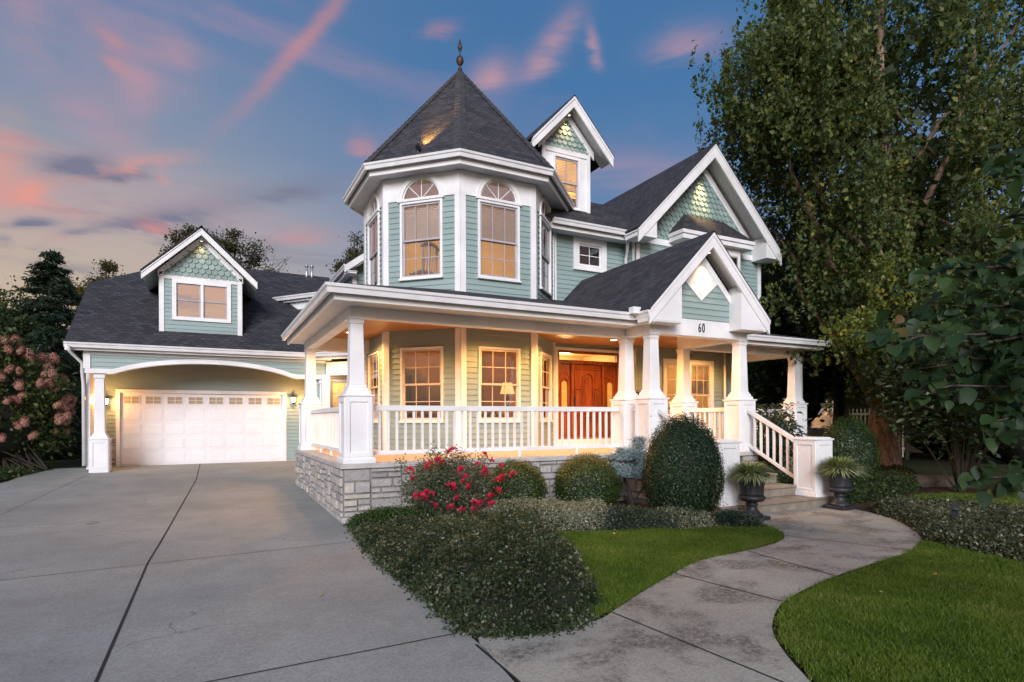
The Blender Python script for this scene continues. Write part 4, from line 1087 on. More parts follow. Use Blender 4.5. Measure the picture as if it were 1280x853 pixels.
# rooms
def glow(x, y, z, p, c=(1, .60, .26), s=.15): lamp('room_light', 'POINT', (x, y, z), p, c, s)
glow(5.7, 14.2, 6.4, 85, (1, .70, .42)); glow(5.6, 14.4, 3.1, 75, (1, .48, .17)); glow(6.5, 13.4, 2.9, 48, (1, .52, .20)); glow(8.9, 14.0, 3.2, 110, (1, .62, .24)); glow(12.0, 13.9, 3.0, 70); glow(8.25, 13.7, 8.2, 60, (1, .62, .2)); glow(3.9, 20.3, 2.9, 60); glow(3.4, 18.6, 3.1, 30)
# lamps and chair seen through the windows
def table_lamp(x, y, z, label, s=1.):
    t = thing('table_lamp', label, 'table lamp', (x, y, z), 'table lamps glowing behind the porch windows'); t.scale = (s, s, s)
    a = MB(); a.lathe([(.0, 0), (.09, .0), (.09, .02), (.03, .04), (.06, .14), (.05, .24), (.015, .30), (.012, .38)], 16); a.build('base', 'copper', t, smooth=True)
    a = MB(); a.lathe([(.18, .34), (.11, .60)], 20); a.build('lamp_shade', 'lampshade', t, smooth=True)
    a = MB(); a.box(-.32, .32, -.25, .25, -.05, .0)
    for sx in (-1, 1):
        for sy in (-1, 1): a.box(sx * .28 - .025, sx * .28 + .025, sy * .21 - .025, sy * .21 + .025, -z / s + .96 / s, -.05)
    tt = a.build('side_table', 'floorwood', None); tt.location = (x, y, z); tt.scale = (s, s, s)
    tag(tt, 'wooden table under the ' + label, 'table', 'side tables behind the porch windows')
table_lamp(6.35, 12.55, 1.90, 'lit lamp behind the bay window beside the front door'); table_lamp(11.55, 13.2, 1.95, 'lit lamp behind the window at the right end of the porch', 1.25)
def chair(name, label, cat, loc, rz, mat, s=1.0):
    t = thing(name, label, cat, loc, None, rz); t.scale = (s, s, s)
    for sx in (-.2, .2):
        for sy, h in ((-.2, .45), (.2, 1.0)):
            a = MB(); a.tube([(sx, sy, 0), (sx, sy + (.06 if h > .5 else 0), h)], [.018, .02], 8); a.build('leg', mat, t)
    a = MB(); a.box(-.23, .23, -.23, .22, .43, .47); a.build('seat', mat, t, bevel=.01)
    a = MB(); a.tube([(-.26, .25, .98), (-.13, .285, 1.04), (0, .295, 1.06), (.13, .285, 1.04), (.26, .25, .98)], [.03, .04, .045, .04, .03], 8)
    for i in range(5): a.tube([(-.14 + .07 * i, .21, .47), (-.15 + .075 * i, .28, 1.02)], [.012, .012], 6)
    a.build('backrest', mat, t); return t
chair('wooden_chair', 'pale blue grey spindle chair seen through the turret window', 'chair', (4.33, 12.78, 4.50), R(200), MAT.setdefault('paleblue', simple('pale_blue_paint', (.30, .36, .44), .5, .06, 4)), 1.0)
chair('porch_chair', 'black porch chair whose back shows between the two porch columns', 'chair', (9.55, 11.6, ZF), R(-20), 'dark', 1.28)
# =================================================================== ground
def sheet(name, rows, z_off, mat, kind='structure'):
    """rows: list of (list of xy points), equal length; a sheet following the terrain"""
    v = []; f = []; n = len(rows[0])
    for r_ in rows:
        for x, y in r_: v.append((x, y, gz(x, y) + z_off))
    for i in range(len(rows) - 1):
        for j in range(n - 1): f.append([i * n + j, i * n + j + 1, (i + 1) * n + j + 1, (i + 1) * n + j])
    me = bpy.data.meshes.new(name); me.from_pydata(v, [], f); me.materials.append(MAT[mat]); me.update()
    o = bpy.data.objects.new(name, me); COL.objects.link(o); o['kind'] = kind; return o
def mat_soil(name, c0, c1, c2):
    m, t, b = new_mat(name); co = t.node('ShaderNodeTexCoord').outputs['Object']
    n = t.noise(co, 9, 6, .7); n2 = t.noise(co, .7, 4)
    t.put(b.inputs['Base Color'], t.mix(t.smooth(n2, .4, .65), t.mix(t.smooth(n, .3, .7), c0, c1), t.mix(t.smooth(n, .35, .65), c0, c2))); b.inputs['Roughness'].default_value = .95; b.inputs['Specular IOR Level'].default_value = .2
    bn = t.node('ShaderNodeBump'); bn.inputs['Strength'].default_value = 1; bn.inputs['Distance'].default_value = .03; t.put(bn.inputs['Height'], n); t.put(b.inputs['Normal'], bn.outputs[0]); return m
MAT['earth'] = mat_soil('earth_and_grass', (.022, .03, .010), (.05, .065, .02), (.05, .04, .025))
MAT['mulch'] = mat_soil('bark_mulch', (.03, .018, .012), (.12, .065, .04), (.07, .04, .025))
MAT['turf'] = mat_soil('turf_soil', (.04, .06, .008), (.08, .12, .016), (.06, .07, .018))
xs = [-150, -60, -30, -15, -8, -4, 0, 1, 2, 3, 3.5, 4, 4.5, 5, 5.5, 6, 8, 12, 20, 40, 80, 160]; ys = [-40, -10, 0, 4, 8, 9, 10, 11, 12, 13, 14, 15, 16, 17, 18, 19, 20, 21, 22, 25, 30, 40, 60, 100, 200]
sheet('ground', [[(x, y) for x in xs] for y in ys], -.02, 'earth')
def dl(y): return -4.2 if y > 19.9 else -4.3 - max(0, 17.6 - y) * .35
rows = []
for y in [-6, -2, 0, 2, 3.2, 3.86, 5, 6.18, 7.5, 8.98, 9.34, 9.4, 11, 12, 13, 14, 15, 16, 17, 18, 19, 19.6, 20.2, 21.0]:
    xr = 1.66 if y < 3.5 else 1.72 if y < 8.98 else 1.85 if y < 14.9 else 3.4
    rows.append([(dl(y) + (xr - dl(y)) * k / 10, y) for k in range(11)])
dv = sheet('driveway', rows, .008, 'drive')
jb = MB()
def joint(mb, pts, w=.018, zo=.011):
    for (a, b) in zip(pts, pts[1:]):
        A, B = Vector((*a, 0)), Vector((*b, 0)); d = (B - A).normalized(); s = Vector((d.y, -d.x, 0)) * w / 2; n = max(1, int((B - A).length / .7))
        for i in range(n):
            p, q = A.lerp(B, i / n), A.lerp(B, (i + 1) / n); fz = lambda v: Vector((v.x, v.y, gz(v.x, v.y) + zo)); mb.face([fz(p - s), fz(p + s), fz(q + s), fz(q - s)])
joint(jb, [(-.27, 20.95), (-.30, 16.72), (-.48, 12.0), (-.63, 7.79), (-.63, 5.0), (-.63, -3)], .022)
joint(jb, [(-6, 7.45), (-.64, 7.75), (1.70, 7.9)], .012); joint(jb, [(-5.0, 3.9), (-.01, 4.08), (1.66, 4.13)], .016); joint(jb, [(-5, 11.35), (1.84, 11.05)], .006); joint(jb, [(-2.8, 20.5), (-3.1, 12.6), (-3.4, 8)], .007); joint(jb, [(-3.3, 14.9), (1.84, 14.5)], .006); joint(jb, [(1.69, 3.86), (1.67, -2)], .022)
jo = jb.build('expansion_joint', 'joint', dv)
WL = [(1.70, .2), (1.70, 2.2), (1.72, 3.86), (2.0, 3.87), (2.71, 3.86), (3.11, 4.05), (3.94, 4.49), (4.96, 4.95), (5.9, 5.06), (6.66, 5.24), (7.13, 5.56), (7.40, 5.98), (7.45, 6.5), (7.36, 7.3)]
WR = [(2.5, .2), (2.75, 1.4), (3.27, 2.37), (3.68, 2.94), (4.05, 3.25), (4.51, 3.5), (5.33, 3.74), (6.28, 3.91), (7.39, 4.07), (8.25, 4.36), (8.77, 4.68), (9.57, 5.41), (10.05, 6.2), (10.3, 7.3)]
def smooth_line(L, n=4):
    out = []
    P = [Vector((*p, 0)) for p in L]
    for i in range(len(P) - 1):
        p0, p1, p2, p3 = P[max(0, i - 1)], P[i], P[i + 1], P[min(len(P) - 1, i + 2)]
        for k in range(n):
            t = k / n; q = .5 * ((2 * p1) + (p2 - p0) * t + (2 * p0 - 5 * p1 + 4 * p2 - p3) * t * t + (3 * p1 - p0 - 3 * p2 + p3) * t ** 3); out.append((q.x, q.y))
    out.append(L[-1]); return out
wl_, wr_ = smooth_line(WL), smooth_line(WR)
wk = sheet('walkway', [[(a[0] + (b[0] - a[0]) * k / 6, a[1] + (b[1] - a[1]) * k / 6) for k in range(7)] for a, b in zip(wl_, wr_)], .012, 'walk')
jb = MB()
for a, b in (((2.97, 3.97), (3.12, 2.16)), ((4.29, 4.64), (4.47, 3.49)), ((5.80, 5.02), (5.67, 3.80)), ((7.0, 5.45), (7.56, 4.12))): joint(jb, [a, b], .016, .016)
jb.build('expansion_joint', 'joint', wk)
def fan(name, pts, z, mat):
    me = bpy.data.meshes.new(name); me.from_pydata([(x, y, z) for x, y in pts], [], [list(range(len(pts)))]); me.materials.append(MAT[mat]); me.update(); o = bpy.data.objects.new(name, me); COL.objects.link(o); o['kind'] = 'structure'; return o
LAWN_L = [(2.75, 3.90)] + [(x, y + .02) for x, y in WL[5:12]] + [(6.14, 6.42), (4.5, 7.13), (4.18, 6.91), (3.52, 5.2)]
LAWN_R = [(2.53, .2), (2.78, 1.4)] + [(x + .02, y - .02) for x, y in WR[2:10]] + [(8.09, 3.85), (7.93, 3.15), (7.8, 2.2), (7.8, .2)]
BED = [(1.74, 3.9), (2.75, 3.88), (3.52, 5.2), (4.18, 6.91), (4.5, 7.13), (6.14, 6.42), (7.40, 5.98), (7.45, 6.5), (7.42, 9.4), (1.87, 9.4), (1.74, 8.98)]
fan('planting_bed', BED, .004, 'mulch'); fan('lawn', LAWN_L, .009, 'turf'); fan('lawn', LAWN_R, .009, 'turf')
RBED = [(8.25, 4.36), (8.77, 4.68), (9.57, 5.41), (10.05, 6.2), (10.3, 7.3), (10.26, 10.2), (14.5, 10.2), (15.5, 7), (12.4, 5.2), (12.2, 3.2), (9, .2), (7.8, .2), (7.8, 2.2), (7.93, 3.15), (8.09, 3.85)]
fan('planting_bed', RBED, .004, 'mulch')

# =================================================================== vegetation
def unit(n):
    v = rng.normal(size=(n, 3)); return v / np.linalg.norm(v, axis=1, keepdims=True)
def leaf_quads(P, size, aspect=.5, up=.5, N=None, axis=None, fold=.12, droop=0.):
    """diamond leaves: base, left, tip, right"""
    n = len(P); size = np.broadcast_to(np.asarray(size, float), (n,))[:, None]
    nn = unit(n) if N is None else N + .55 * unit(n)
    nn[:, 2] += up; nn /= np.linalg.norm(nn, axis=1, keepdims=True)
    a = unit(n) if axis is None else axis + .35 * unit(n)
    a[:, 2] -= droop
    a -= nn * (a * nn).sum(1, keepdims=True); a /= np.linalg.norm(a, axis=1, keepdims=True) + 1e-9
    s = np.cross(nn, a)
    b0 = P - a * size * .5; tip = P + a * size * .5; mid = P + a * size * .05
    l = mid + s * size * aspect * .5 + nn * size * fold; r = mid - s * size * aspect * .5 + nn * size * fold
    V = np.stack([b0, l, tip, r], 1).reshape(-1, 3); F = np.arange(n * 4).reshape(-1, 4)
    return V, F
def ovate(P, size, aspect, N, axis, fold=.10, curl=.10):
    """broad leaves of two halves folded on the midrib"""
    n = len(P); size = size[:, None]
    nn = N / np.linalg.norm(N, axis=1, keepdims=True); a = axis - nn * (axis * nn).sum(1, keepdims=True); a /= np.linalg.norm(a, axis=1, keepdims=True) + 1e-9; s = np.cross(nn, a)
    def pt(u, w, h): return P + a * size * u + s * size * w * aspect + nn * size * h
    c = [pt(0, 0, 0), pt(.16, .36, fold), pt(.45, .5, fold), pt(.78, .30, fold * .4 - curl * .5), pt(1, 0, -curl), pt(.78, -.30, fold * .4 - curl * .5), pt(.45, -.5, fold), pt(.16, -.36, fold), pt(.45, 0, 0)]
    V = np.stack(c, 1).reshape(-1, 3); b = (np.arange(n) * 9)[:, None]
    F = np.concatenate([b + np.array([[0, 8, 2, 1]]), b + np.array([[8, 4, 3, 2]]), b + np.array([[0, 7, 6, 8]]), b + np.array([[8, 6, 5, 4]])])
    return V, F
def ell(n, c, r, lo=.0):
    u = unit(n); q = (lo ** 3 + (1 - lo ** 3) * rng.random((n, 1))) ** (1 / 3); return np.array(c) + u * q * np.array(r)

MAT['l_box'] = leaf_mat('boxwood_leaves', [(0, (.012, .028, .008)), (.5, (.03, .065, .015)), (.85, (.06, .105, .02)), (1, (.14, .16, .02))], .4, .2, .5)
MAT['l_yew'] = leaf_mat('yew_needles', [(0, (.010, .026, .012)), (.6, (.022, .05, .02)), (1, (.05, .09, .03))], .45, .15)
MAT['l_spruce'] = leaf_mat('blue_spruce_needles', [(0, (.12, .18, .19)), (.6, (.30, .40, .42)), (1, (.52, .62, .64))], .6, .1)
MAT['l_rose'] = leaf_mat('rose_leaves', [(0, (.03, .05, .022)), (.5, (.12, .145, .085)), (1, (.26, .26, .17))], .45, .3, .5)
MAT['petal'] = leaf_mat('red_petals', [(0, (.45, .008, .04)), (1, (.75, .03, .11))], .5, .3)
MAT['l_cover'] = leaf_mat('ground_cover_leaves', [(0, (.010, .024, .009)), (.45, (.032, .054, .020)), (.78, (.085, .105, .052)), (1, (.33, .31, .21))], .42, .25, .5)
MAT['l_pale'] = leaf_mat('pale_edged_leaves', [(0, (.05, .065, .035)), (.4, (.15, .17, .10)), (1, (.42, .42, .30))], .45, .25, .5)
MAT['l_dkcov'] = leaf_mat('blue_green_leaves', [(0, (.012, .026, .016)), (.6, (.035, .06, .038)), (1, (.09, .12, .075))], .45, .2, .5)
MAT['l_ivy'] = leaf_mat('ivy_leaves', [(0, (.02, .03, .014)), (.5, (.06, .075, .035)), (.85, (.14, .15, .08)), (1, (.26, .25, .15))], .4, .2, .55)
MAT['l_tree'] = leaf_mat('birch_leaves', [(0, (.035, .065, .024)), (.5, (.095, .14, .045)), (.85, (.19, .21, .06)), (1, (.38, .29, .04))], .5, .45)
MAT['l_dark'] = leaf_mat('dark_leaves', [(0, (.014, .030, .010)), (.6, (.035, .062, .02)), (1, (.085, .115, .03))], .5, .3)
MAT['l_conifer'] = leaf_mat('conifer_needles', [(0, (.008, .02, .010)), (.7, (.018, .038, .018)), (1, (.035, .06, .025))], .5, .15)
MAT['l_yellow'] = leaf_mat('yellowing_leaves', [(0, (.06, .075, .02)), (.5, (.14, .13, .03)), (1, (.28, .19, .04))], .5, .4)
MAT['l_olive'] = leaf_mat('olive_leaves', [(0, (.03, .038, .016)), (.6, (.08, .075, .03)), (1, (.15, .11, .04))], .5, .4)
MAT['l_big'] = leaf_mat('broad_leaves', [(0, (.008, .022, .009)), (.5, (.020, .048, .016)), (.88, (.05, .09, .025)), (1, (.14, .05, .022))], .5, .35, .3)
MAT['l_hyd'] = leaf_mat('hydrangea_leaves', [(0, (.03, .055, .018)), (.6, (.075, .11, .03)), (.9, (.16, .15, .04)), (1, (.30, .17, .05))], .5, .3)
MAT['bloom'] = leaf_mat('dusty_pink_florets', [(0, (.26, .10, .08)), (.5, (.48, .23, .18)), (1, (.64, .38, .30))], .6, .3)
MAT['l_grass'] = leaf_mat('grass_blades', [(0, (.030, .062, .006)), (.45, (.085, .155, .013)), (.85, (.17, .24, .03)), (1, (.36, .31, .13))], .5, .35, .3)
MAT['l_fern'] = leaf_mat('spider_plant_leaves', [(0, (.13, .19, .05)), (.5, (.30, .36, .13)), (1, (.68, .68, .45))], .45, .35)
MAT['l_var'] = leaf_mat('variegated_leaves', [(0, (.02, .04, .02)), (.55, (.05, .085, .04)), (.8, (.20, .22, .13)), (1, (.42, .36, .26))], .5, .3)
MAT['core'] = simple('foliage_shade_fill', (.012, .014, .008), .95, .3, 20)  # near-black fill: the shade inside foliage put into the colour
MAT['dead'] = leaf_mat('fallen_leaf_surface', [(0, (.45, .30, .05)), (1, (.62, .47, .12))], .6, .2)

def core(parent, c, r, mat='core', n=20):  # solid dark lump added inside foliage, standing in for its shade
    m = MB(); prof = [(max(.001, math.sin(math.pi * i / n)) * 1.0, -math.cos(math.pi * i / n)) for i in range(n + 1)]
    m.M = Matrix.Translation(c) @ Matrix.Diagonal((*r, 1)); m.lathe(prof, 24, wob=lambda a, k: .05 * math.sin(5 * a + k) + .04 * math.sin(9 * a - 2 * k)); return m.build('shade_core', mat, parent, smooth=True)

# clipped shrubs
def clipped(name, label, loc, r, n, size, mat, top_mat=None, group=None, egg=0., flat=.0):
    t = thing(name, label, 'shrub', loc, group)
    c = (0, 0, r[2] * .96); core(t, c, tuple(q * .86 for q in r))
    u = unit(n); ph = np.arctan2(u[:, 1], u[:, 0]); bump = 1 + .035 * np.sin(4 * ph + 4 * u[:, 2] + loc[0]) + .025 * np.sin(7 * ph + 5 * u[:, 2]) + .02 * np.sin(11 * ph - 7 * u[:, 2]) + .03 * rng.normal(size=n)
    q = (.86 + .14 * rng.random(n) ** .6 + np.where(rng.random(n) < .05, rng.exponential(.045, n), 0)) * bump
    sh = np.array(r) * u * q[:, None]
    if egg: sh[:, :2] *= (1 - egg * u[:, 2:3])
    if flat: 
        low = sh[:, 2] < -r[2] * .75; sh[low, 2] = -r[2] * .75 - rng.random(low.sum()) * .12
    P = sh + np.array(c); P[:, 2] = np.maximum(P[:, 2], .02)
    V, F = leaf_quads(P, size * (.7 + .6 * rng.random(n)), .55, .25, N=u * 1.0)
    if top_mat:
        cz = P[:, 2] + .15 * rng.normal(size=n) > r[2] * 1.35; Fa = F[~cz]; Fb = F[cz]
        np_mesh('foliage', V, Fa, mat, t); np_mesh('yellow_lit_top', V, Fb, top_mat, t)
    else: np_mesh('foliage', V, F, mat, t)
    m = MB(); 
    for k in range(4): a = k * 1.6; m.tube([(.03 * math.cos(a), .03 * math.sin(a), -.02), (.18 * math.cos(a) * r[0] / .5, .18 * math.sin(a) * r[0] / .5, r[2] * .6)], [.016, .010], 6)
    m.build('stem', 'twig', t); return t
MAT['l_boxtop'] = leaf_mat('boxwood_yellow_lit_leaves', [(0, (.04, .07, .012)), (.6, (.11, .14, .02)), (1, (.24, .22, .03))], .4, .25, .5)  # boxwood leaves with the yellow light on the tops put into the colour
clipped('round_boxwood', 'round clipped boxwood partly hidden behind the red rose bush', (4.72, 9.02, 0), (.53, .52, .47), 14000, .030, 'l_box', 'l_boxtop', 'clipped boxwood balls along the porch')
clipped('round_boxwood', 'round clipped boxwood with yellow-lit top between the rose bush and the little blue spruce', (5.86, 8.50, 0), (.60, .56, .52), 17000, .030, 'l_box', 'l_boxtop', 'clipped boxwood balls along the porch')
clipped('egg_shaped_yew', 'big dark green egg shaped yew hiding the left side of the porch steps', (6.62, 6.98, 0), (.62, .60, .86), 26000, .034, 'l_yew', None, None, egg=.10)
clipped('round_evergreen', 'tall rounded dark evergreen shrub behind the right urn', (12.35, 8.0, 0), (.60, .60, .85), 16000, .036, 'l_box', None, None, egg=.05)

# little blue spruce on a bent stem
t = thing('blue_spruce', 'dwarf blue spruce with flat grey blue pads on a bare crooked stem', 'small tree', (6.66, 8.42, 0))
m = MB(); m.tube([(.10, 0, -.03), (.10, 0, .14), (.06, .0, .30), (-.02, .01, .46), (-.06, 0, .62), (-.05, 0, .85)], [.045, .042, .036, .034, .03, .02], 10)
m.tube([(.09, 0, .16), (.22, -.02, .24), (.36, -.02, .38), (.46, 0, .60)], [.026, .024, .02, .014], 8); m.tube([(-.05, 0, .58), (.10, -.05, .66), (.25, -.04, .74)], [.015, .012, .008], 6); m.tube([(-.06, 0, .62), (-.25, -.02, .75)], [.015, .008], 6); m.build('trunk', 'bark_dark', t, smooth=True)
pads = []
for k in range(60):
    a = rng.random() * 2 * math.pi; rr = math.sqrt(rng.random()); h = .62 + .50 * (1 - rr ** 1.6) * rng.random() ** .5 + .06 * rng.random()
    pads.append((-.02 + .50 * rr * math.cos(a), .38 * rr * math.sin(a), h))
pads += [(.27, -.02, 1.24), (.30, .05, 1.12), (.34, 0, 1.0)]
Ps = []; Ax = []
for p in pads:
    n = 620; q = rng.normal(size=(n, 3)) * np.array([.062, .058, .030]); Ps.append(np.array(p) + q); d = q / (np.linalg.norm(q, axis=1, keepdims=True) + 1e-6); d[:, 2] += .35; Ax.append(d)
P = np.concatenate(Ps); V, F = leaf_quads(P, .046, .26, .35, axis=np.concatenate(Ax)); np_mesh('needles', V, F, 'l_spruce', t)
core(t, (-.02, 0, .80), (.36, .27, .14))

# red rose bush
t = thing('rose_bush', 'open rose bush covered in red blooms at the foot of the porch', 'rose bush', (3.42, 8.72, 0))
cl = [ell(1, (0, 0, .54), (.74, .46, .50), .2)[0] for _ in range(100)]
cl = [c for c in cl if c[2] > .08] + [np.array(c) for c in ((-.85, -.1, .92), (-.35, -.1, 1.08), (.1, 0, 1.02), (.55, .05, .98), (.95, -.05, .78), (.9, 0, .62), (-.78, -.1, .6), (-.2, -.15, 1.02))]
P = np.concatenate([c + rng.normal(size=(170, 3)) * .075 for c in cl]); P[:, 2] = np.maximum(P[:, 2], .03)
V, F = leaf_quads(P, .034 * (.6 + .8 * rng.random(len(P))), .6, .4); np_mesh('foliage', V, F, 'l_rose', t)
m = MB()
for c in cl[::2]: m.tube([(.1 * c[0], .1 * c[1], 0), (.55 * c[0], .55 * c[1], c[2] * .55), tuple(c)], [.010, .007, .003], 5)
m.build('stem', 'twig', t)
def bloom_mesh():
    m = MB()
    for k in range(22):
        a = k * 2.4; r_ = .008 + .0015 * k; tilt = .25 + .05 * k; ca, sa = math.cos(a), math.sin(a); w = .022
        c = Vector((r_ * ca, r_ * sa, .03 - .0012 * k)); o = Vector((ca * math.sin(tilt), sa * math.sin(tilt), math.cos(tilt))); s = Vector((-sa, ca, 0)); m.face([c - o * .012, c + s * w * .6, c + o * w, c - s * w * .6])
    return m
bl = None
FL = [(-.95, -.25, .88), (-.90, -.30, .76), (-.70, -.35, .55), (-.62, -.35, .53), (-.78, -.38, .48), (-.88, -.38, .50), (-.60, -.4, .36), (-.45, -.3, 1.0), (-.38, -.32, .97), (-.22, -.25, 1.13), (-.16, -.25, 1.15), (-.28, -.42, .62), (-.18, -.45, .45), (-.30, -.45, .30), (-.05, -.42, .68), (.0, -.40, .74), (.06, -.45, .60), (-.02, -.3, .85), (.12, -.48, .38), (.16, -.45, .26), (.14, -.5, .18), (.30, -.42, .34), (.36, -.4, .80), (.34, -.4, .86), (.40, -.3, 1.08), (.28, -.3, .92), (.55, -.3, .96), (.48, -.42, .42), (.62, -.4, .50), (.66, -.38, .66), (.76, -.36, .70), (.72, -.3, .88), (1.0, -.3, .74), (-.62, -.3, .94), (-.1, -.46, .24), (.5, -.42, .30)]
for x, y, z in FL:
    if bl is None: bl = bloom_mesh().build('bloom', 'petal', t); o = bl
    else: o = bl.copy(); COL.objects.link(o)
    o.parent = t; o.location = (x * .86, y - .16, z); o.rotation_euler = (rng.uniform(.3, 1.2), rng.uniform(-.5, .5), rng.uniform(0, 6)); s_ = rng.uniform(1.25, 1.9); o.scale = (s_,) * 3

# low spreading ground cover
def inside(x, y, poly):
    c = np.zeros(len(x), bool); n = len(poly)
    for i in range(n):
        (x0, y0), (x1, y1) = poly[i], poly[(i + 1) % n]
        k = ((y0 > y) != (y1 > y)) & (x < (x1 - x0) * (y - y0) / (y1 - y0 + 1e-12) + x0); c ^= k
    return c
def edge_dist(x, y, poly):
    d = np.full(len(x), 1e9); n = len(poly)
    for i in range(n):
        a, b = np.array(poly[i]), np.array(poly[(i + 1) % n]); ab = b - a; t_ = np.clip(((x - a[0]) * ab[0] + (y - a[1]) * ab[1]) / (ab @ ab + 1e-9), 0, 1)
        d = np.minimum(d, np.hypot(x - a[0] - t_ * ab[0], y - a[1] - t_ * ab[1]))
    return d
def lumps(x, y, s, seed):
    r_ = np.random.default_rng(seed); z = np.zeros(len(x))
    for k in range(7):
        a = r_.random() * 6.28; f_ = s * (1 + k * .45); z += np.sin(f_ * (x * math.cos(a) + y * math.sin(a)) + r_.random() * 6) / (1 + .5 * k)
    return z / 2.6
def cover(name, label, poly, h, n, size, mat, seed, ramp_=.28, lump=.22, s=4.2, mounds=None):
    xs_, ys_ = [p[0] for p in poly], [p[1] for p in poly]
    def H(x, y):
        e0 = np.clip(edge_dist(x, y, poly) / .16, 0, 1)
        if mounds:
            z = np.full(len(x), .06)
            for mx, my, mr, mh in mounds:
                d2 = ((x - mx) ** 2 + (y - my) ** 2) / mr ** 2; z = np.maximum(z, mh * np.sqrt(np.clip(1 - d2, 0, 1)) * (1 + lump * .5 * lumps(x, y, s * 1.6, seed)))
            return z * (.25 + .75 * e0)
        e = np.clip(edge_dist(x, y, poly) / ramp_, 0, 1); return h * np.sqrt(np.clip(1 - (1 - e) ** 2, 0, 1)) * (1 + lump * lumps(x, y, s, seed))
    x = rng.uniform(min(xs_), max(xs_), n * 3); y = rng.uniform(min(ys_), max(ys_), n * 3); k = inside(x, y, poly); x, y = x[k][:n], y[k][:n]
    z = H(x, y) * (1 - .45 * rng.random(len(x)) ** 2.2) + rng.normal(size=len(x)) * .018 + np.where(rng.random(len(x)) < .05, rng.exponential(.05, len(x)), 0)
    P = np.stack([x + rng.normal(size=len(x)) * .03, y + rng.normal(size=len(x)) * .03, np.maximum(z, .02)], 1)
    m_ = int(n * .55); x2 = rng.uniform(min(xs_), max(xs_), m_ * 6); y2 = rng.uniform(min(ys_), max(ys_), m_ * 6); k2 = inside(x2, y2, poly); x2, y2 = x2[k2], y2[k2]; k2 = edge_dist(x2, y2, poly) < ramp_ * .55; x2, y2 = x2[k2][:m_], y2[k2][:m_]
    z2 = H(x2, y2) * (.02 + 1.0 * rng.random(len(x2))); P2 = np.stack([x2 + rng.normal(size=len(x2)) * .055, y2 + rng.normal(size=len(x2)) * .055, np.maximum(z2, .015)], 1); P = np.concatenate([P, P2])
    V, F = leaf_quads(P, size * (.45 + 1.15 * rng.random(len(P)) ** 1.5), .6, .55)
    root = thing(name, label, 'ground cover', (np.mean(xs_), np.mean(ys_), 0)); off = np.array([np.mean(xs_), np.mean(ys_), 0])
    fo_ = np_mesh('foliage', V - off, F, mat, root); fo_['kind'] = 'stuff'; root['kind'] = 'stuff'
    g_ = 60; gx = np.linspace(min(xs_), max(xs_), g_); gy = np.linspace(min(ys_), max(ys_), g_); X, Y = np.meshgrid(gx, gy); X, Y = X.ravel(), Y.ravel(); ins = inside(X, Y, poly); Z = np.where(ins & (edge_dist(X, Y, poly) > .07), H(X, Y) * .60 - .02, -.03)
    Fq = np.array([[j * g_ + i, j * g_ + i + 1, (j + 1) * g_ + i + 1, (j + 1) * g_ + i] for j in range(g_ - 1) for i in range(g_ - 1)]); Fq = Fq[ins[Fq].any(1)]
    np_mesh('shade_core', np.stack([X, Y, Z], 1) - off, Fq, 'core', root, smooth=True)  # dark sheet under the leaves, standing in for the shade there
    return root
A_ = [(1.70, 4.1), (2.0, 3.86), (2.55, 3.80), (2.95, 4.15), (3.45, 5.1), (3.95, 6.4), (4.35, 7.3), (4.2, 7.9), (3.3, 8.2), (2.2, 8.6), (1.86, 8.8), (1.72, 7.0)]
cover('spreading_shrub', 'dense low spreading shrub with tiny grey green leaves along the driveway edge', A_, .47, 62000, .030, 'l_cover', 5, ramp_=.30, lump=.42, mounds=[(2.15, 4.4, 0.464, 0.36), (2.72, 4.72, 0.576, 0.47), (2.25, 5.25, 0.496, 0.44), (3.0, 5.62, 0.576, 0.5), (2.42, 6.1, 0.528, 0.43), (3.42, 6.62, 0.528, 0.396), (2.15, 6.9, 0.416, 0.284), (2.85, 7.15, 0.496, 0.361), (3.85, 7.42, 0.44, 0.327), (2.0, 7.75, 0.336, 0.206), (2.62, 8.05, 0.464, 0.258), (3.4, 7.9, 0.4, 0.284), (1.9, 5.9, 0.288, 0.24), (1.92, 4.95, 0.288, 0.24), (1.9, 8.45, 0.24, 0.155)])
cover('evergreen_spray', 'low bright green juniper sprays at the corner of the stone porch base', [(1.88, 8.6), (2.6, 8.35), (3.1, 8.5), (3.2, 9.0), (2.3, 9.3), (1.9, 9.2)], .24, 9000, .030, MAT.setdefault('l_jun', leaf_mat('juniper_sprays', [(0, (.015, .035, .008)), (1, (.06, .11, .025))], .5, .2)), 8)
cover('pale_ground_cover', 'pale cream edged euonymus mound behind the spreading shrub below the round boxwoods', [(3.9, 7.6), (4.5, 7.12), (5.1, 6.95), (5.45, 7.2), (5.3, 7.9), (4.9, 8.3), (4.0, 8.5), (3.6, 8.2)], .34, 18000, .030, 'l_pale', 9)
cover('dark_ground_cover', 'dark blue green ground cover between the pale euonymus mounds by the lawn', [(5.1, 6.9), (6.0, 6.50), (6.3, 6.7), (6.2, 7.3), (5.6, 7.6), (5.2, 7.4)], .27, 8000, .028, 'l_dkcov', 10)
cover('small_pale_ground_cover', 'small pale green euonymus mound in front of the egg shaped yew at the lawn edge', [(5.95, 6.55), (6.5, 6.35), (6.75, 6.45), (6.55, 6.8), (6.2, 7.2), (5.9, 7.0)], .28, 6000, .028, 'l_pale', 11)
cover('low_ground_cover', 'low dark leaves at the foot of the left urn beside the walkway', [(6.95, 6.2), (7.25, 6.02), (7.40, 6.15), (7.43, 6.6), (7.5, 6.75), (7.2, 6.9), (6.95, 6.7)], .17, 4500, .028, 'l_dkcov', 12)
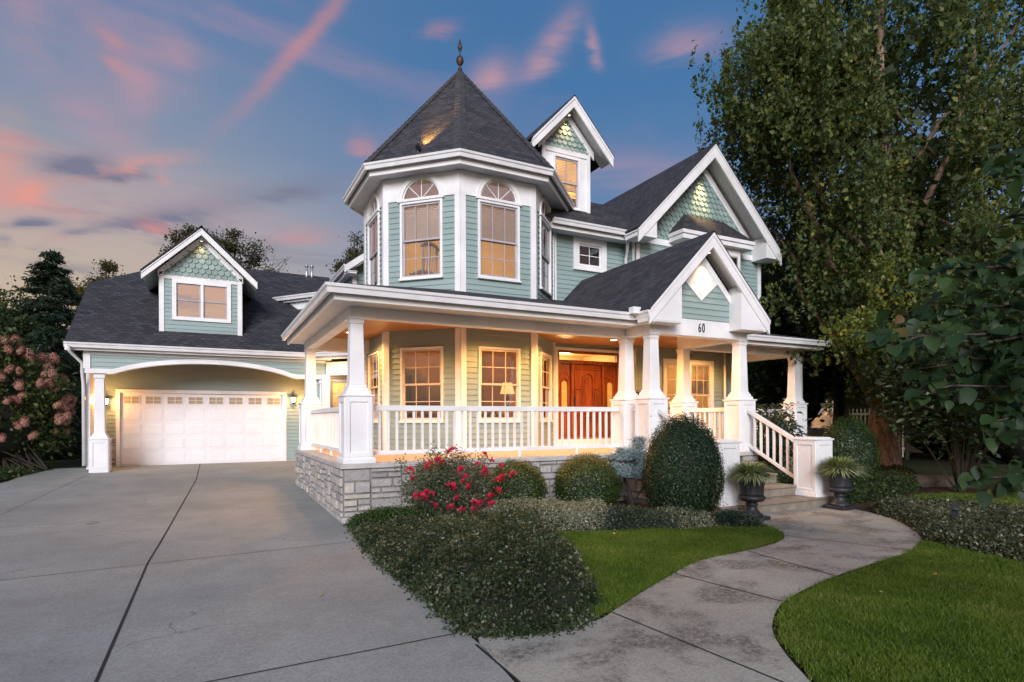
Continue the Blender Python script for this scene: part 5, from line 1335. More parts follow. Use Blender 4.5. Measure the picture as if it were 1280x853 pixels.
cover('ivy_bed', 'bed of silvery green ivy along the far edge of the walkway around the path light', [(8.28, 4.30), (8.85, 4.64), (9.65, 5.36), (10.1, 6.05), (10.7, 6.4), (11.4, 6.1), (11.6, 5.2), (11.6, 4.0), (11.0, 2.6), (9.6, 1.3), (8.0, 1.4), (8.02, 3.0), (8.12, 3.75)], .21, 40000, .040, 'l_ivy', 13, lump=.18)
cover('leafy_ground_cover', 'green leafy ground cover between the right urn and the big tree trunk', [(10.5, 6.9), (12.0, 6.9), (14.2, 7.6), (16.8, 9.0), (16.3, 10.0), (13.5, 9.6), (11, 9.4), (10.5, 8)], .30, 16000, .06, 'l_dark', 14)

# grass blades
def grass(name, label, poly, n, h=.05, w=.0035):
    xs_, ys_ = [p[0] for p in poly], [p[1] for p in poly]; x = rng.uniform(min(xs_), max(xs_), n * 3); y = rng.uniform(min(ys_), max(ys_), n * 3); k = inside(x, y, poly); x, y = x[k][:n], y[k][:n]; n = len(x); x = x + rng.normal(size=n) * .022; y = y + rng.normal(size=n) * .022
    patch = .85 + .30 * lumps(x, y, 2.2, 3) + .22 * lumps(x, y, 7.0, 9)
    a = rng.random(n) * 6.283; hh = h * (.55 + .7 * rng.random(n)) * patch; lean = rng.normal(size=(n, 2)) * .45 * hh[:, None]
    d = np.stack([np.cos(a), np.sin(a)], 1) * w * (.7 + .6 * rng.random(n))[:, None]
    z = np.full(n, .008); b0 = np.column_stack([x - d[:, 0], y - d[:, 1], z]); b1 = np.column_stack([x + d[:, 0], y + d[:, 1], z]); tp_ = np.column_stack([x + lean[:, 0], y + lean[:, 1], hh])
    off = np.array([np.mean(xs_), np.mean(ys_), 0]); V = np.stack([b0, b1, tp_], 1).reshape(-1, 3) - off; F = np.arange(n * 3).reshape(-1, 3)
    o = np_mesh(name, V, F, 'l_grass', None, k=3); o.location = off; tag(o, label, 'grass', kind='stuff'); return o
grass('grass', 'green mown grass of the small lawn between walkway and planting bed', LAWN_L, 80000)
grass('grass', 'green mown grass of the larger lawn on the near side of the curving walkway', LAWN_R, 210000)
grass('grass', 'strip of sunlit grass beyond the ivy bed', [(11.7, 6.5), (11.9, 4.6), (14.5, 4.6), (15.2, 6.4), (13.2, 7.0)], 30000, .06, .006)
fan('lawn', [(11.6, 6.6), (11.8, 4.5), (14.5, 4.5), (15.3, 6.4), (13.2, 7.1)], .008, 'turf')

# trees
def branch_pts(a, b, n=6, wob=.12, sag=0.):
    a, b = np.array(a, float), np.array(b, float); L = np.linalg.norm(b - a); out = []
    for i in range(n + 1):
        t_ = i / n; p = a + (b - a) * t_; 
        if 0 < i < n: p = p + rng.normal(size=3) * wob * L * .25
        p[2] -= sag * t_ * t_ * L; out.append(tuple(p))
    return out
def tree(name, label, loc, group, trunk, tr0, bark, clusters, per, cs, size, mat, aspect=.6, droop=.5, up=.5, limbs=14, cat='tree', flat=.7):
    t = thing(name, label, cat, loc, group); m = MB(); m.tube(trunk, tr0, 12)
    top = len(trunk)
    for c in clusters[::max(1, len(clusters) // limbs)]:
        k = min(top - 2, max(1, int(top * rng.uniform(.3, .9)))); s = trunk[k]; r0 = tr0[k] * .45
        pts = branch_pts(s, c, 5, .10); m.tube(pts, [r0 * (1 - .85 * i / 5) + .006 for i in range(6)], 6)
    m.build('trunk', bark, t, smooth=True)
    P = np.concatenate([np.array(c) + rng.normal(size=(per, 3)) * np.array([cs, cs, cs * flat]) * rng.uniform(.7, 1.25) for c in clusters])
    P = P[P[:, 2] > .05]
    V, F = leaf_quads(P, size * (.6 + .8 * rng.random(len(P))), aspect, up, droop=droop); np_mesh('crown', V, F, mat, t); return t
def strands(clusters, ns, nl, cs, L):
    out = []
    for c in clusters:
        k = rng.uniform(.7, 1.25)
        for _ in range(ns):
            s = np.array(c) + rng.normal(size=3) * np.array([cs, cs, cs * .55]) * k; ln = L * rng.uniform(.4, 1.3); f = rng.random((nl, 1)); dr = rng.normal(size=3) * .18; dr[2] = -1
            out.append(s + f * dr * ln + rng.normal(size=(nl, 3)) * .055)
    return np.concatenate(out)
def cloud(n, c, r, lo=.35): return [tuple(p) for p in ell(n, c, r, lo)]

# the big multi-limbed tree right of the house
L0 = (17.0, 10.15, 0)
tr_ = [(0, 0, -.1), (.05, 0, .4), (.2, -.1, 1.6), (.35, -.15, 3.2), (.2, -.1, 5.5), (.4, -.1, 8), (.2, 0, 11), (.3, 0, 15)]
cl = cloud(255, (1.5, .6, 10.4), (5.3, 4.6, 7.4), .2)
cl += [tuple(np.array(c)) for c in cloud(46, (-2.7, 1.0, 10.9), (1.8, 2.0, 2.6), .2)] + cloud(36, (-2.4, -.4, 6.2), (1.6, 1.4, 2.6), .1) + cloud(50, (-1.0, -1.6, 3.9), (2.0, 1.2, 1.7), .1) + cloud(40, (3.0, -2.2, 5.5), (3.5, 2.0, 3.2), .1)
bt = tree('river_birch', 'tall loose leafed tree with drooping branches and flaring tan trunk right of the house', L0, None, tr_, [.95, .58, .38, .30, .24, .18, .12, .05], 'bark_birch', [c for c in cl if not (c[0] < -1.9 and 3 < c[2] < 8.8)], 30, .40, .12, 'l_tree', .62, .9, .3, 20)
P = strands(cl, 19, 20, .36, .85); P = P[(P[:, 2] > 1.2) & ~((P[:, 0] < -1.9 - .12 * (P[:, 2] - 3)) & (P[:, 2] > 3.4) & (P[:, 2] < 8.6))]; V, F = leaf_quads(P, .12 * (.4 + 1.2 * rng.random(len(P))), .62, .3, droop=1.1); np_mesh('crown', V, F, 'l_tree', bt)
P = strands([c for c in cloud(15, (-2.5, -1.7, 4.2), (1.6, .8, 1.5), 0)], 14, 18, .25, .6); V, F = leaf_quads(P, .11 * (.6 + .8 * rng.random(len(P))), .65, .3, droop=1.); np_mesh('yellow_lit_sprays', V, F, MAT.setdefault('l_yellow_lit', leaf_mat('yellow_lit_birch_leaves', [(0, (.06, .10, .025)), (.6, (.15, .19, .04)), (1, (.40, .32, .05))], .5, .45)), bt)  # birch sprays with yellow light put into their leaf colour
P = ell(6500, (2.2, 1.0, 8.6), (3.8, 3.6, 6.0), .0); V, F = leaf_quads(P, .24 * (.6 + .8 * rng.random(len(P))), .7, .3, droop=.6); np_mesh('shaded_inner_foliage', V, F, 'l_dark', bt)  # larger darker leaves added to darken the crown's inside, shade as colour
tw_ = None
# dark woods behind it
for i, (x, y, hgt, rx, lb) in enumerate([(20.5, 18.5, 9.0, 3.0, 'dark leafy tree right behind the far end of the porch'), (25.8, 17.2, 10.5, 3.6, 'dark leafy tree filling the gap left of the big tan trunk'), (27.5, 13.4, 10, 3.6, 'dark leafy tree in deep shade behind the big tan trunk'), (25.5, 10.0, 9, 3.6, 'dark leafy tree at the right edge beyond the ivy bed'), (28.0, 21.5, 12.5, 4.0, 'tall dark tree behind the right gable of the house')]):
    lift = .14 if i == 1 else 0
    cl = cloud(60, (0, 0, hgt * (.55 + lift)), (rx, rx, hgt * (.5 - lift)), .3)
    tree('shade_tree', lb, (x, y, 0), 'dark trees beyond the right side of the house', [(0, 0, -.1), (.1, 0, hgt * .3), (0, .1, hgt * .8)], [.25, .2, .06], 'bark_dark', cl, 230, .60, .20, 'l_dark', .65, .4, .4, 10)
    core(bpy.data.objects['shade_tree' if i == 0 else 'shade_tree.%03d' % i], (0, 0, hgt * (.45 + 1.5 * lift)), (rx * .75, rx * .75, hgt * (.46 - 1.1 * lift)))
# left side
def conifer(name, label, loc, h, r, n, group=None):
    t = thing(name, label, 'tree', loc, group); m = MB(); m.tube([(0, 0, -.2), (.05, 0, h * .5), (0, 0, h)], [.22, .14, .02], 8); m.build('trunk', 'bark_dark', t)
    Ps = []; Ax = []
    for k in range(n):
        z = h * (.04 + .94 * rng.random() ** 1.15); a = rng.random() * 6.283; L = r * (1 - z / h) ** .8 * rng.uniform(.65, 1.15) + .12; q = 190
        t_ = rng.random(q) ** .7; d = np.array([math.cos(a), math.sin(a), 0]); w_ = rng.normal(size=(q, 3)) * (.10 + .22 * L * .4 * (1 - t_))[:, None] * np.array([1, 1, .45])
        Pp = d * (L * t_)[:, None] + w_; Pp[:, 2] += z - .22 * L * t_ ** 1.5 + .12 * L * t_ ** 3; Ps.append(Pp); dd = np.tile(d, (q, 1)); dd[:, 2] -= .35; Ax.append(dd)
    P = np.concatenate(Ps); V, F = leaf_quads(P, .22 * (.6 + .8 * rng.random(len(P))), .22, .6, axis=np.concatenate(Ax)); np_mesh('crown', V, F, 'l_conifer', t)
conifer('spruce_tree', 'dark drooping spruce between the pink hydrangea and the garage', (-5.9, 30.8, .2), 8.6, 3.6, 190)
conifer('spruce_tree', 'dark lower conifer in deep shade right beside the garage wall', (-5.2, 26.5, .2), 5.4, 2.3, 110)
cl = cloud(70, (0, 0, 4.3), (2.3, 2.2, 2.9), .2); tree('oak_tree', 'dark tree at the left picture edge above the hydrangea', (-8.3, 29.5, 0), None, [(0, 0, 0), (.1, 0, 3), (.2, 0, 6)], [.2, .15, .05], 'bark_dark', cl, 230, .42, .13, 'l_dark', .65, .3, .4, 12)
cl = cloud(30, (0, 0, 8.6), (1.7, 1.7, 2.2), .2); tree('yellowing_tree', 'small yellowing tree rising behind the left end of the garage roof', (-5.25, 39.8, 0), None, [(0, 0, 0), (0, 0, 6), (.1, 0, 10.2)], [.2, .15, .04], 'bark_dark', cl, 330, .27, .13, 'l_olive', .65, .3, .4, 16)
cl = cloud(70, (0, 0, 5.0), (4.0, 2.4, 3.6), .2); tree('yellowing_tree', 'broad yellow green tree behind the dark spruce', (-7.6, 38.0, 0), None, [(0, 0, 0), (0, 0, 4), (.1, 0, 7.5)], [.2, .15, .04], 'bark_dark', cl, 200, .5, .17, 'l_yellow', .65, .3, .4, 12)
cl = cloud(46, (-.6, 0, 10.9), (3.1, 2.2, 2.3), .35) + cloud(10, (3.0, 0, 9.9), (.9, .7, .7), .2)
tw = tree('thinning_tree', 'half bare spreading tree behind the garage dormer', (.6, 39, 0), None, [(0, 0, 0), (.2, 0, 6), (.5, 0, 9), (.4, 0, 12)], [.35, .28, .2, .05], 'bark_dark', cl, 330, .30, .13, 'l_olive', .65, .3, .4, 22)
m = MB()
for k in range(26):
    s = (rng.uniform(.4, 1.6), 0, rng.uniform(8.4, 9.6)); e = (rng.uniform(1.6, 4.4), rng.uniform(-1, 1), rng.uniform(9.4, 12.2)); bp = branch_pts(s, e, 5, .35); m.tube(bp, [.05, .04, .03, .022, .016, .008], 5)
    for q in range(3): m.tube(branch_pts(bp[2 + q], tuple(np.array(bp[2 + q]) + rng.normal(size=3) * np.array([.7, .3, .6])), 3, .3), [.016, .012, .009, .005], 4)
m.build('bare_twigs', 'bark_dark', tw)
cl = cloud(24, (.3, 0, 11.2), (1.1, 1.0, 2.6), .2); tree('poplar_tree', 'thin olive tree showing just left of the turret', (7.75, 36.4, 0), None, [(0, 0, 0), (0, 0, 8), (.2, 0, 13)], [.2, .15, .04], 'bark_dark', cl, 260, .24, .13, 'l_olive', .65, .3, .4, 14)

# panicle hydrangea by the driveway
t = thing('hydrangea_bush', 'tall hydrangea loaded with dusty pink flower heads at the left edge of the driveway', 'shrub', (-5.35, 20.6, .2))
cl = cloud(120, (0, 0, 1.9), (1.75, 1.3, 1.75), .35); P = np.concatenate([np.array(c) + rng.normal(size=(90, 3)) * .20 for c in cl]); P = P[P[:, 2] > .05]; V, F = leaf_quads(P, .13 * (.6 + .7 * rng.random(len(P))), .6, .5); np_mesh('foliage', V, F, 'l_hyd', t); core(t, (0, 0, 1.7), (1.2, .9, 1.35))
m = MB(); [m.tube([(.05 * k, 0, 0), (c[0] * .6, c[1] * .6, c[2] * .6), c], [.03, .02, .008], 5) for k, c in enumerate(cl[:30])]; m.build('stem', 'twig', t)
n_ = 700; q = unit(n_); q = q * (1 + .12 * rng.normal(size=(n_, 1))) * np.array([.13, .13, .17]); V, F = leaf_quads(q, .055, .9, .2, N=q / np.linalg.norm(q, axis=1, keepdims=True)); h0 = None; cnt = 0
while cnt < 98:
    u = unit(1)[0]
    if u[0] * .25 - u[1] * .97 < -.15 or u[2] < -.6: continue
    p = np.array([0, 0, 1.95]) + u * np.array([1.85, 1.4, 1.82]) * rng.uniform(.9, 1.06)
    if h0 is None: h0 = np_mesh('flower_head', V, F, 'bloom', t); o = h0
    else: o = h0.copy(); COL.objects.link(o)
    o.parent = t; o.location = p; o.rotation_euler = (u[1] * -.9, u[0] * .9, rng.random() * 6); s_ = rng.uniform(.48, .76); o.scale = (s_, s_, s_ * 1.25); cnt += 1
cover('low_border_plants', 'low dark green border plants under the hydrangea along the driveway', [(-7.5, 17.0), (-4.45, 17.6), (-4.15, 19.8), (-3.9, 20.6), (-4.2, 22), (-7.5, 22)], .35, 9000, .09, 'l_dark', 21)
# rhododendron and variegated shrub, small multi-stem tree
def bush(name, label, loc, c, r, ncl, per, cs, size, mat, aspect=.5, big=True, lo=.3):
    t = thing(name, label, 'shrub', loc); cl = cloud(ncl, c, r, lo); P = np.concatenate([np.array(q) + rng.normal(size=(per, 3)) * cs for q in cl]); P = P[P[:, 2] > .04]; n = len(P)
    N = unit(n) * .6; N[:, 2] += .9; V, F = ovate(P, size * (.6 + .7 * rng.random(n)), aspect, N, unit(n) - np.array([0, 0, .3])); np_mesh('foliage', V, F, mat, t)
    m = MB(); [m.tube([(.04 * q[0], .04 * q[1], -.02), (.5 * q[0], .5 * q[1], q[2] * .55), q], [.028, .018, .006], 5) for q in cl[:16]]; m.build('stem', 'twig', t); return t
bush('rhododendron', 'broad leafed dark green rhododendron before the right end of the porch', (11.25, 9.15, 0), (0, 0, 1.05), (.72, .55, .85), 90, 40, .13, .13, MAT.setdefault('l_rho', leaf_mat('rhododendron_leaves', [(0, (.03, .05, .03)), (.6, (.07, .10, .06)), (1, (.14, .17, .11))], .4, .25, .5)), .38)
bush('variegated_shrub', 'cream variegated shrub hanging over the ivy bed before the big trunk', (14.55, 6.9, 0), (0, 0, 2.35), (1.6, 1.3, 1.35), 120, 50, .22, .14, 'l_var', .5)
t = tree('small_tree', 'small dark multi stemmed tree at the right edge behind the ivy bed', (13.9, 4.7, 0), None, [(0, 0, -.05), (.05, .0, .5), (-.1, 0, 1.2), (.2, .1, 2.6)], [.14, .11, .08, .03], 'bark_dark', cloud(60, (.1, 0, 2.9), (1.9, 1.6, 1.6), .2), 110, .30, .13, 'l_dark', .6, .5, .4, 10)
m = MB(); m.tube([(.12, 0, -.05), (.3, -.1, .6), (.8, -.1, 1.8)], [.10, .07, .03], 8); m.tube([(-.1, .05, -.05), (-.35, 0, .7), (-.7, 0, 1.7)], [.09, .06, .03], 8); m.build('stem', 'bark_dark', t)

# broad-leaved tree reaching in from the right
t = thing('broadleaf_tree', 'near dark tree with broad drooping leaves reaching in at the right edge', 'tree', (5.30, 1.05, 0)); o3 = np.array([5.30, 1.05, 0])
m = MB(); m.tube([(0, 0, -.1), (.0, .1, 1.0), (-.1, .3, 2.0), (-.15, .4, 3.4)], [.09, .08, .065, .03], 8)
tips = [(3.37, 1.97, 2.06), (3.92, 1.92, 2.54), (4.27, 1.85, 3.10), (3.70, 1.72, 1.32), (3.66, 1.94, 1.80), (3.91, 1.70, 1.63), (4.10, 1.71, 2.65), (3.62, 2.15, 2.16), (4.15, 1.65, 2.2), (4.2, 1.6, 1.45), (3.95, 2.2, 2.32), (4.35, 1.75, 2.85), (4.05, 1.85, 2.0), (4.3, 2.0, 1.75), (4.45, 1.9, 3.3), (3.85, 2.05, 1.95), (4.25, 2.2, 2.55), (4.0, 1.6, 1.9), (4.35, 1.5, 1.7), (4.3, 1.6, 2.4)]
P = []; N = []; Ax = []; S = []
for tp in tips:
    tp = np.array(tp) - o3; st_ = np.array([-.12, .32, min(3.0, max(.9, tp[2] + .1))]); bp = branch_pts(st_, tp, 6, .10, .02); m.tube(bp, [.022, .018, .015, .012, .009, .007, .004], 5)
    bp = np.array(bp)
    for k in range(84):
        f_ = rng.uniform(.18, 1.02) * 6; i = min(5, int(f_)); p = bp[i] + (bp[i + 1] - bp[i]) * (f_ - i); d = bp[i + 1] - bp[i]; d /= np.linalg.norm(d); sd = np.cross(d, [0, 0, 1]) * rng.choice([-1, 1])
        P.append(p + rng.normal(size=3) * .05); ax = d * .5 + sd * rng.uniform(.2, .9) + np.array([0, 0, -rng.uniform(.3, 1.2)]); Ax.append(ax); nn = rng.normal(size=3) * .35 + np.array([-.25, -.35, .75]); N.append(nn); S.append(rng.uniform(.055, .125))
m.build('trunk', 'bark_dark', t, smooth=True)
V, F = ovate(np.array(P), np.array(S), .72, np.array(N), np.array(Ax), .08, .16); np_mesh('crown', V, F, 'l_big', t, smooth=True)

# urns with spider plants
def urn(loc, label):
    t = thing('urn_planter', label, 'urn', loc, 'black fluted urns flanking the steps')
    m = MB(); m.box(-.20, .20, -.20, .20, 0, .06); m.build('plinth', 'iron', t, bevel=.006)
    m = MB(); m.lathe([(.0, .06), (.17, .06), (.165, .09), (.12, .12), (.085, .17), (.075, .22), (.10, .235), (.10, .25), (.07, .26), (.10, .28), (.18, .30), (.205, .335), (.205, .36), (.185, .385)], 40, wob=lambda a, k: .03 * math.cos(16 * a) if k in (9, 10, 11, 12) else 0)
    m.lathe([(.18, .385), (.175, .42), (.18, .52), (.20, .60), (.235, .67), (.265, .70), (.275, .715), (.265, .73), (.235, .73), (.21, .70), (.19, .66), (.0, .64)], 72, wob=lambda a, k: .035 * abs(math.cos(9 * a)) if k in (1, 2, 3) else .012 * math.cos(18 * a) if k == 4 else 0); m.build('bowl', 'iron', t, smooth=True); return t
def blades(loc, label, n=1300, seed=1):
    t = thing('spider_plant', label, 'potted plant', loc, 'spider plants filling the urns'); r_ = np.random.default_rng(seed); V = []; F = []
    for k in range(n):
        a = r_.random() * 6.283; L = r_.uniform(.18, .46); el = r_.uniform(.25, 1.35); w = r_.uniform(.008, .014); c, s = math.cos(a), math.sin(a); b = np.array([c * .1 * r_.random() ** .5, s * .1 * r_.random() ** .5, 0]); pr = []
        for i in range(6):
            q = i / 5; hx = L * q * math.cos(el) * (1 + .15 * q); z = L * (math.sin(el) * q - .55 * q * q * (1.1 - .4 * math.sin(el))); pr.append(b + np.array([c * hx, s * hx, z]))
        base = len(V)
        for i, p in enumerate(pr):
            ww = w * (1 - (i / 5) ** 2 * .9); V += [p + np.array([-s * ww, c * ww, 0]), p - np.array([-s * ww, c * ww, 0])]
        F += [[base + 2 * i, base + 2 * i + 1, base + 2 * i + 3, base + 2 * i + 2] for i in range(5)]
    np_mesh('foliage', np.array(V), np.array(F), 'l_fern', t); core(t, (0, 0, -.01), (.17, .17, .05)); return t
urn((7.72, 6.60, .012), 'black fluted urn on a square plinth in front of the left newel post'); blades((7.72, 6.60, .70), 'striped spider plant spilling from the left black urn', seed=3)
urn((9.98, 6.62, .012), 'black fluted urn on a square plinth at the right end of the bottom step'); blades((9.98, 6.62, .70), 'pale striped spider plant spilling from the right black urn', seed=5)

# path light, stone slab, fallen leaves
t = thing('path_light', 'small dark pagoda topped path light standing in the ivy', 'path light', (9.05, 4.36, .10))
m = MB(); m.tube([(0, 0, -.16), (0, 0, .16)], [.012, .012], 8); m.lathe([(.0, .16), (.05, .16), (.05, .175), (.0, .175)], 12); m.build('stake', 'iron', t)
m = MB(); [m.tube([(.042 * math.cos(k * 1.05), .042 * math.sin(k * 1.05), .17), (.042 * math.cos(k * 1.05), .042 * math.sin(k * 1.05), .275)], [.006, .006], 5) for k in range(6)]; m.lathe([(.026, .17), (.026, .275)], 10); m.build('cage', 'iron', t)
m = MB(); m.lathe([(.0, .272), (.085, .272), (.08, .285), (.055, .31), (.03, .33), (.012, .345), (.0, .36)], 16); m.build('cap', 'iron', t, smooth=True)
m = MB(); m.hexa([(-.75, -.35, -.05), (.8, -.3, -.05), (.75, .35, -.05), (-.7, .3, -.05), (-.66, -.28, .26), (.7, -.24, .20), (.66, .3, .22), (-.62, .26, .28)]); o = m.build('stone_slab', simple('lichened_boulder', (.15, .125, .105), .9, .35, 5, .8, 18), None, bevel=.06); o.location = (15.3, 7.9, 0); o.rotation_euler = (0, 0, -.5); tag(o, 'flat grey garden boulder beyond the ivy bed near the big trunk', 'boulder')
m = MB(); m.face([(-.5, 0, 0), (-.2, .28, .10), (.15, .30, .14), (.5, 0, .05), (.15, -.28, .12), (-.2, -.26, .06)]); lf = m.build('fallen_leaf', 'dead'); lf.scale = (.06, .06, .06)
LFS = [(4.95, 6.55, 'yellow fallen leaf on the small lawn nearest the spreading shrub'), (4.75, 5.95, 'bright yellow fallen leaf in the middle of the small lawn'), (4.35, 5.65, 'yellow fallen leaf on the small lawn close to the near edge of the walkway'), (7.0, 6.0, 'pale fallen leaf on the small lawn close to the left urn'), (8.1, 5.4, 'fallen leaf on the walkway in front of the right urn'), (8.25, 5.1, 'fallen leaf on the wide part of the walkway by the ivy'), (5.6, 4.4, 'fallen leaf on the middle slab of the walkway'), (6.5, 3.3, 'yellow fallen leaf on the larger lawn near the ivy bed'), (5.4, 3.2, 'yellow fallen leaf on the larger lawn beside the walkway'), (.9, 5.6, 'brown fallen leaf on the driveway'), (7.6, 3.4, 'fallen leaf at the foot of the ivy bed')]
for i, (x, y, lb) in enumerate(LFS):
    o = lf if i == 0 else lf.copy()
    if i: COL.objects.link(o)
    onlawn = 'lawn' in lb; o.location = (x, y, .045 if onlawn else .03 if 'ivy bed' in lb else .017); o.rotation_euler = (rng.uniform(-.3, .3), rng.uniform(-.3, .3), rng.random() * 6); tag(o, lb, 'fallen leaf', 'fallen leaves on lawn and walk')
# neighbour's house and fence glimpsed through the trees
MAT['nb_wall'] = simple('pale_yellow_siding', (.75, .68, .42), .6, .06, 3); MAT['nb_roof'] = simple('slate_roof', (.10, .105, .14), .8, .2, 6)
t = thing('neighbour_house', 'pale yellow house glimpsed through the trees at the right', 'house', (31.5, 18.6, 0)); t.rotation_euler = (0, 0, R(-58))
m = MB(); m.M, L = frame(-4, -3, 4, -3); lap(m, L, 0, 4.2, course=.16); m.M = Matrix.Identity(4); m.box(-4, 4, -2.95, 3, 0, 4.2); m.build('wall', 'nb_wall', t)
m = MB(); m.prism([(-4.6, -3.6, 4.1), (-4.6, 3.6, 4.1), (-4.6, 0, 8.3)], (9.2, 0, 0)); m.build('roof', 'nb_roof', t)
for x in (-2.6, 0, 2.6):
    m = MB(); m.box(x - .6, x + .6, -3.06, -2.9, 1.0, 2.6); o = m.build('window', 'white', t); m = MB(); m.box(x - .5, x + .5, -3.075, -3.065, 1.1, 2.5); m.build('pane', 'glass_refl', o)
t = thing('picket_fence', 'pale fence of thin upright bars in front of the yellow house', 'fence', (23.6, 14.1, 0)); t.rotation_euler = (0, 0, R(-58))
for z in (.4, 1.75): m = MB(); m.box(-1.0, 1.0, -.03, .03, z, z + .08); m.build('rail', 'nb_wall', t)
for k in range(14): m = MB(); m.box(-.98 + .14 * k, -.98 + .14 * k + .05, -.05, -.03, .1, 2.0); m.build('picket', 'nb_wall', t)
for x in (-1.0, 1.0): m = MB(); m.box(x - .06, x + .06, -.06, .06, 0, 2.1); m.build('post', 'dark', t)
# =================================================================== sky, sun, camera
w = bpy.data.worlds.new('World'); scene.world = w; w.use_nodes = True; t = NT(w.node_tree); bg = t.n['Background']
gen = t.node('ShaderNodeTexCoord').outputs['Generated']; sep = t.node('ShaderNodeSeparateXYZ'); t.put(sep.inputs[0], gen); X, Y, Z = sep.outputs
az = t.m('ARCTAN2', X, Y); el = t.m('ARCSINE', Z)       # radians; azimuth 0 is +Y, positive to +X
sky = t.node('ShaderNodeTexSky', sky_type='NISHITA'); sky.sun_disc = False; sky.sun_elevation = R(23); sky.sun_rotation = R(211); sky.air_density = 1.0; sky.dust_density = 1.5
nv = t.mapping(gen, (1, 1, 2.6)); n1 = t.noise(nv, 2.2, 6, .55, .6); n2 = t.noise(t.mapping(gen, (1, 1, 5), loc=(3, 1, 0)), 3.2, 7, .6, 1.0); n3 = t.noise(t.mapping(gen, (1.2, 1.2, 7), loc=(7, 2, 3)), 2.6, 7, .6, .8)
nw = t.noise(t.mapping(gen, (1, 1, 1.6), loc=(5, 9, 1)), 5.0, 6, .6, .5)
# clear sky by elevation, warmer towards the west (left)
g = t.m('DIVIDE', el, 1.2, clamp=True)
clear = t.ramp(g, [(0, (.44, .32, .27)), (.14, (.60, .45, .33)), (.24, (.48, .41, .37)), (.33, (.25, .30, .40)), (.46, (.135, .22, .40)), (.62, (.09, .185, .37)), (1, (.05, .13, .30))])
cool = t.ramp(g, [(0, (.34, .34, .42)), (.12, (.28, .33, .46)), (.25, (.14, .235, .41)), (.42, (.058, .18, .39)), (1, (.045, .12, .30))])
west = t.smooth(az, .50, -.15)
back = t.smooth(Y, .1, -.45)
base = t.mix(west, cool, clear)
base = t.mix(back, base, t.ramp(g, [(0, (.46, .36, .26)), (.09, (.72, .48, .31)), (.20, (.86, .46, .34)), (.34, (.32, .32, .44)), (1, (.10, .20, .40))]))
base = t.mix(.10, base, sky.outputs[0], 'ADD') if False else base
def gauss(v, c, s): q = t.m('DIVIDE', t.m('SUBTRACT', v, c), s); return t.m('EXPONENT', t.m('MULTIPLY', t.m('MULTIPLY', q, q), -1.0))
def blob(a, e, sa, se, rot=0., wob=.075):
    da = t.m('SUBTRACT', t.m('ADD', az, t.m('MULTIPLY', t.m('SUBTRACT', nw, .5), wob)), a); de = t.m('SUBTRACT', t.m('ADD', el, t.m('MULTIPLY', t.m('SUBTRACT', n2, .5), wob)), e); c, s = math.cos(rot), math.sin(rot)
    u = t.m('ADD', t.m('MULTIPLY', da, c), t.m('MULTIPLY', de, s)); v = t.m('SUBTRACT', t.m('MULTIPLY', de, c), t.m('MULTIPLY', da, s))
    return t.m('MULTIPLY', gauss(u, 0, sa), gauss(v, 0, se))
PINK = (.66, .27, .26); ROSE = (.50, .30, .37); MAUVE = (.20, .19, .27); CORAL = (.80, .33, .26); PEACH = (.60, .46, .38)
base = t.mix(t.m('MULTIPLY', back, t.m('MULTIPLY', t.smooth(n2, .48, .62), .6)), base, (.30, .26, .33))
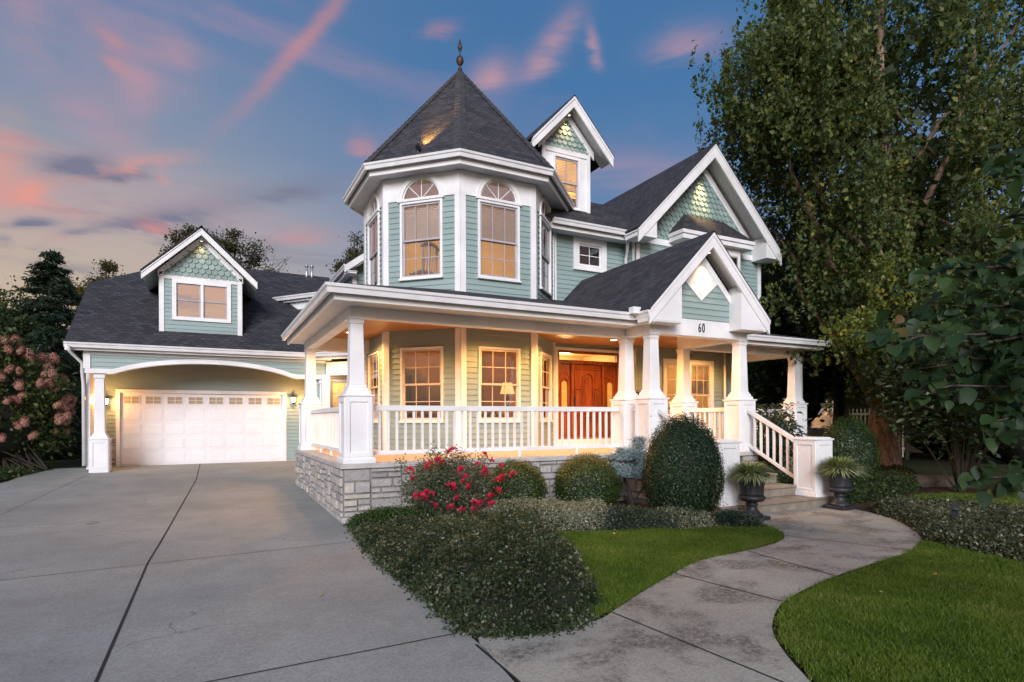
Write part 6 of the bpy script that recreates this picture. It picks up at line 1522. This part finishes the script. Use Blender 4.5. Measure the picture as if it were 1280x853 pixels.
# broad rose haze, wispy
base = t.mix(t.m('MULTIPLY', t.smooth(n1, .46, .72), t.m('MULTIPLY', t.smooth(el, .12, .45), t.m('ADD', .35, t.m('MULTIPLY', west, .4)))), base, ROSE)
base = t.mix(t.m('MULTIPLY', t.m('MULTIPLY', t.smooth(n3, .50, .68), t.smooth(el, .45, .22)), t.m('MULTIPLY', west, .62)), base, MAUVE)
base = t.mix(t.m('MULTIPLY', t.m('MULTIPLY', t.smooth(n2, .55, .74), t.smooth(el, .50, .20)), t.m('MULTIPLY', west, .6)), base, PINK)
SKYFEATURES = [(0.140, 0.548, 0.135, 0.0115, 0.80, PINK, 0.76),
    (-0.126, 0.481, 0.027, 0.017, 2.200, PINK, 0.60),
    (-0.092, 0.461, 0.037, 0.032, 1.423, ROSE, 0.60),
    (-0.153, 0.403, 0.048, 0.027, -0.416, ROSE, 0.40),
    (-0.239, 0.325, 0.050, 0.028, -1.532, CORAL, 0.42),
    (-0.211, 0.301, 0.024, 0.012, 0.555, CORAL, 0.70),
    (-0.112, 0.344, 0.062, 0.009, 0.397, CORAL, 0.75),
    (-0.066, 0.346, 0.016, 0.009, -1.746, CORAL, 0.50),
    (-0.164, 0.341, 0.032, 0.014, 0.144, MAUVE, 1.01),
    (-0.119, 0.334, 0.040, 0.006, 0.256, MAUVE, 0.81),
    (-0.207, 0.258, 0.026, 0.006, 0.296, MAUVE, 1.01),
    (-0.158, 0.250, 0.021, 0.008, 0.433, MAUVE, 0.81),
    (-0.180, 0.235, 0.015, 0.006, 0.317, PINK, 0.55),
    (-0.059, 0.285, 0.075, 0.013, 0.286, MAUVE, 1.08),
    (0.083, 0.336, 0.113, 0.017, 0.270, MAUVE, 1.08),
    (-0.069, 0.274, 0.022, 0.010, -0.064, PINK, 0.70),
    (0.139, 0.285, 0.051, 0.011, 0.141, PINK, 0.55),
    (-0.234, 0.224, 0.008, 0.008, -0.166, MAUVE, 0.94),
    (-0.163, 0.202, 0.053, 0.008, 0.032, MAUVE, 0.68),
    (0.234, 0.426, 0.021, 0.020, 0.541, PINK, 0.40),
    (0.448, 0.530, 0.036, 0.023, 0.328, ROSE, 0.70),
    (0.543, 0.566, 0.057, 0.019, 0.752, ROSE, 0.70),
    (0.616, 0.565, 0.024, 0.010, -1.162, ROSE, 0.65),
    (0.360, 0.584, 0.033, 0.009, 0.082, PINK, 0.35),
    (0.770, 0.554, 0.055, 0.019, 0.051, ROSE, 0.45),
    (-0.216, 0.481, 0.027, 0.034, -0.005, ROSE, 0.60),
    (-0.042, 0.496, 0.034, 0.028, -0.837, ROSE, 0.35),
    (0.692, 0.391, 0.117, 0.032, -0.239, ROSE, 0.35)]
for a_, e_, sa_, se_, rot_, col_, st_ in SKYFEATURES:
    clean = st_ >= .75 and col_ is PINK
    f_ = t.m('MULTIPLY', blob(a_, e_, sa_, max(.008, se_), rot_, .03 if clean else .075), .78 if clean else t.m('ADD', .35, t.m('MULTIPLY', t.smooth(n2, .36, .60), 1.1)))
    base = t.mix(t.m('MULTIPLY', f_, st_, clamp=True), base, col_)
# a little physical sky in the mix keeps the light on the ground cool
add = t.node('ShaderNodeMix', data_type='RGBA', blend_type='ADD'); add.inputs[0].default_value = .012
t.put(add.inputs[6], base); t.put(add.inputs[7], sky.outputs[0])
t.put(bg.inputs['Color'], add.outputs[2]); bg.inputs['Strength'].default_value = .80

sl_d = bpy.data.lights.new('sun', 'SUN'); sl_d.energy = 3.15; sl_d.angle = R(30); sl_d.color = (.95, .95, 1.0)
so_ = bpy.data.objects.new('sun', sl_d); COL.objects.link(so_)
# low soft dusk light from behind and left of the camera
sdir = Vector((math.sin(R(211)) * math.cos(R(23)), math.cos(R(211)) * math.cos(R(23)), math.sin(R(23))))
so_.rotation_euler = (-sdir).to_track_quat('-Z', 'Y').to_euler(); so_.location = (0, -10, 20)

cam = bpy.data.cameras.new('camera'); co_ = bpy.data.objects.new('camera', cam); COL.objects.link(co_); scene.camera = co_
Fpx = 733.2; yaw = R(27.27); roll = -.004
cam.sensor_fit = 'HORIZONTAL'; cam.sensor_width = 36.0; cam.lens = 36.0 * Fpx / 1280; cam.shift_x = 0; cam.shift_y = (524.8 - 426.5) / 1280
cam.clip_start = .05; cam.clip_end = 2000
co_.location = (0, 0, 1.62)
co_.rotation_euler = (Matrix.Rotation(-yaw, 4, 'Z') @ Matrix.Rotation(R(90), 4, 'X') @ Matrix.Rotation(roll, 4, 'Z')).to_euler()
scene.view_settings.view_transform = 'Standard'; scene.view_settings.look = 'None'; scene.view_settings.exposure = .18; scene.view_settings.gamma = 1
scene.render.engine = 'CYCLES'
cy = scene.cycles
cy.use_denoising = True
try: cy.denoiser = 'OPENIMAGEDENOISE'
except Exception: pass
cy.max_bounces = 8; cy.diffuse_bounces = 4; cy.glossy_bounces = 3; cy.transmission_bounces = 4; cy.transparent_max_bounces = 12
cy.sample_clamp_indirect = 4; cy.caustics_reflective = False; cy.caustics_refractive = False
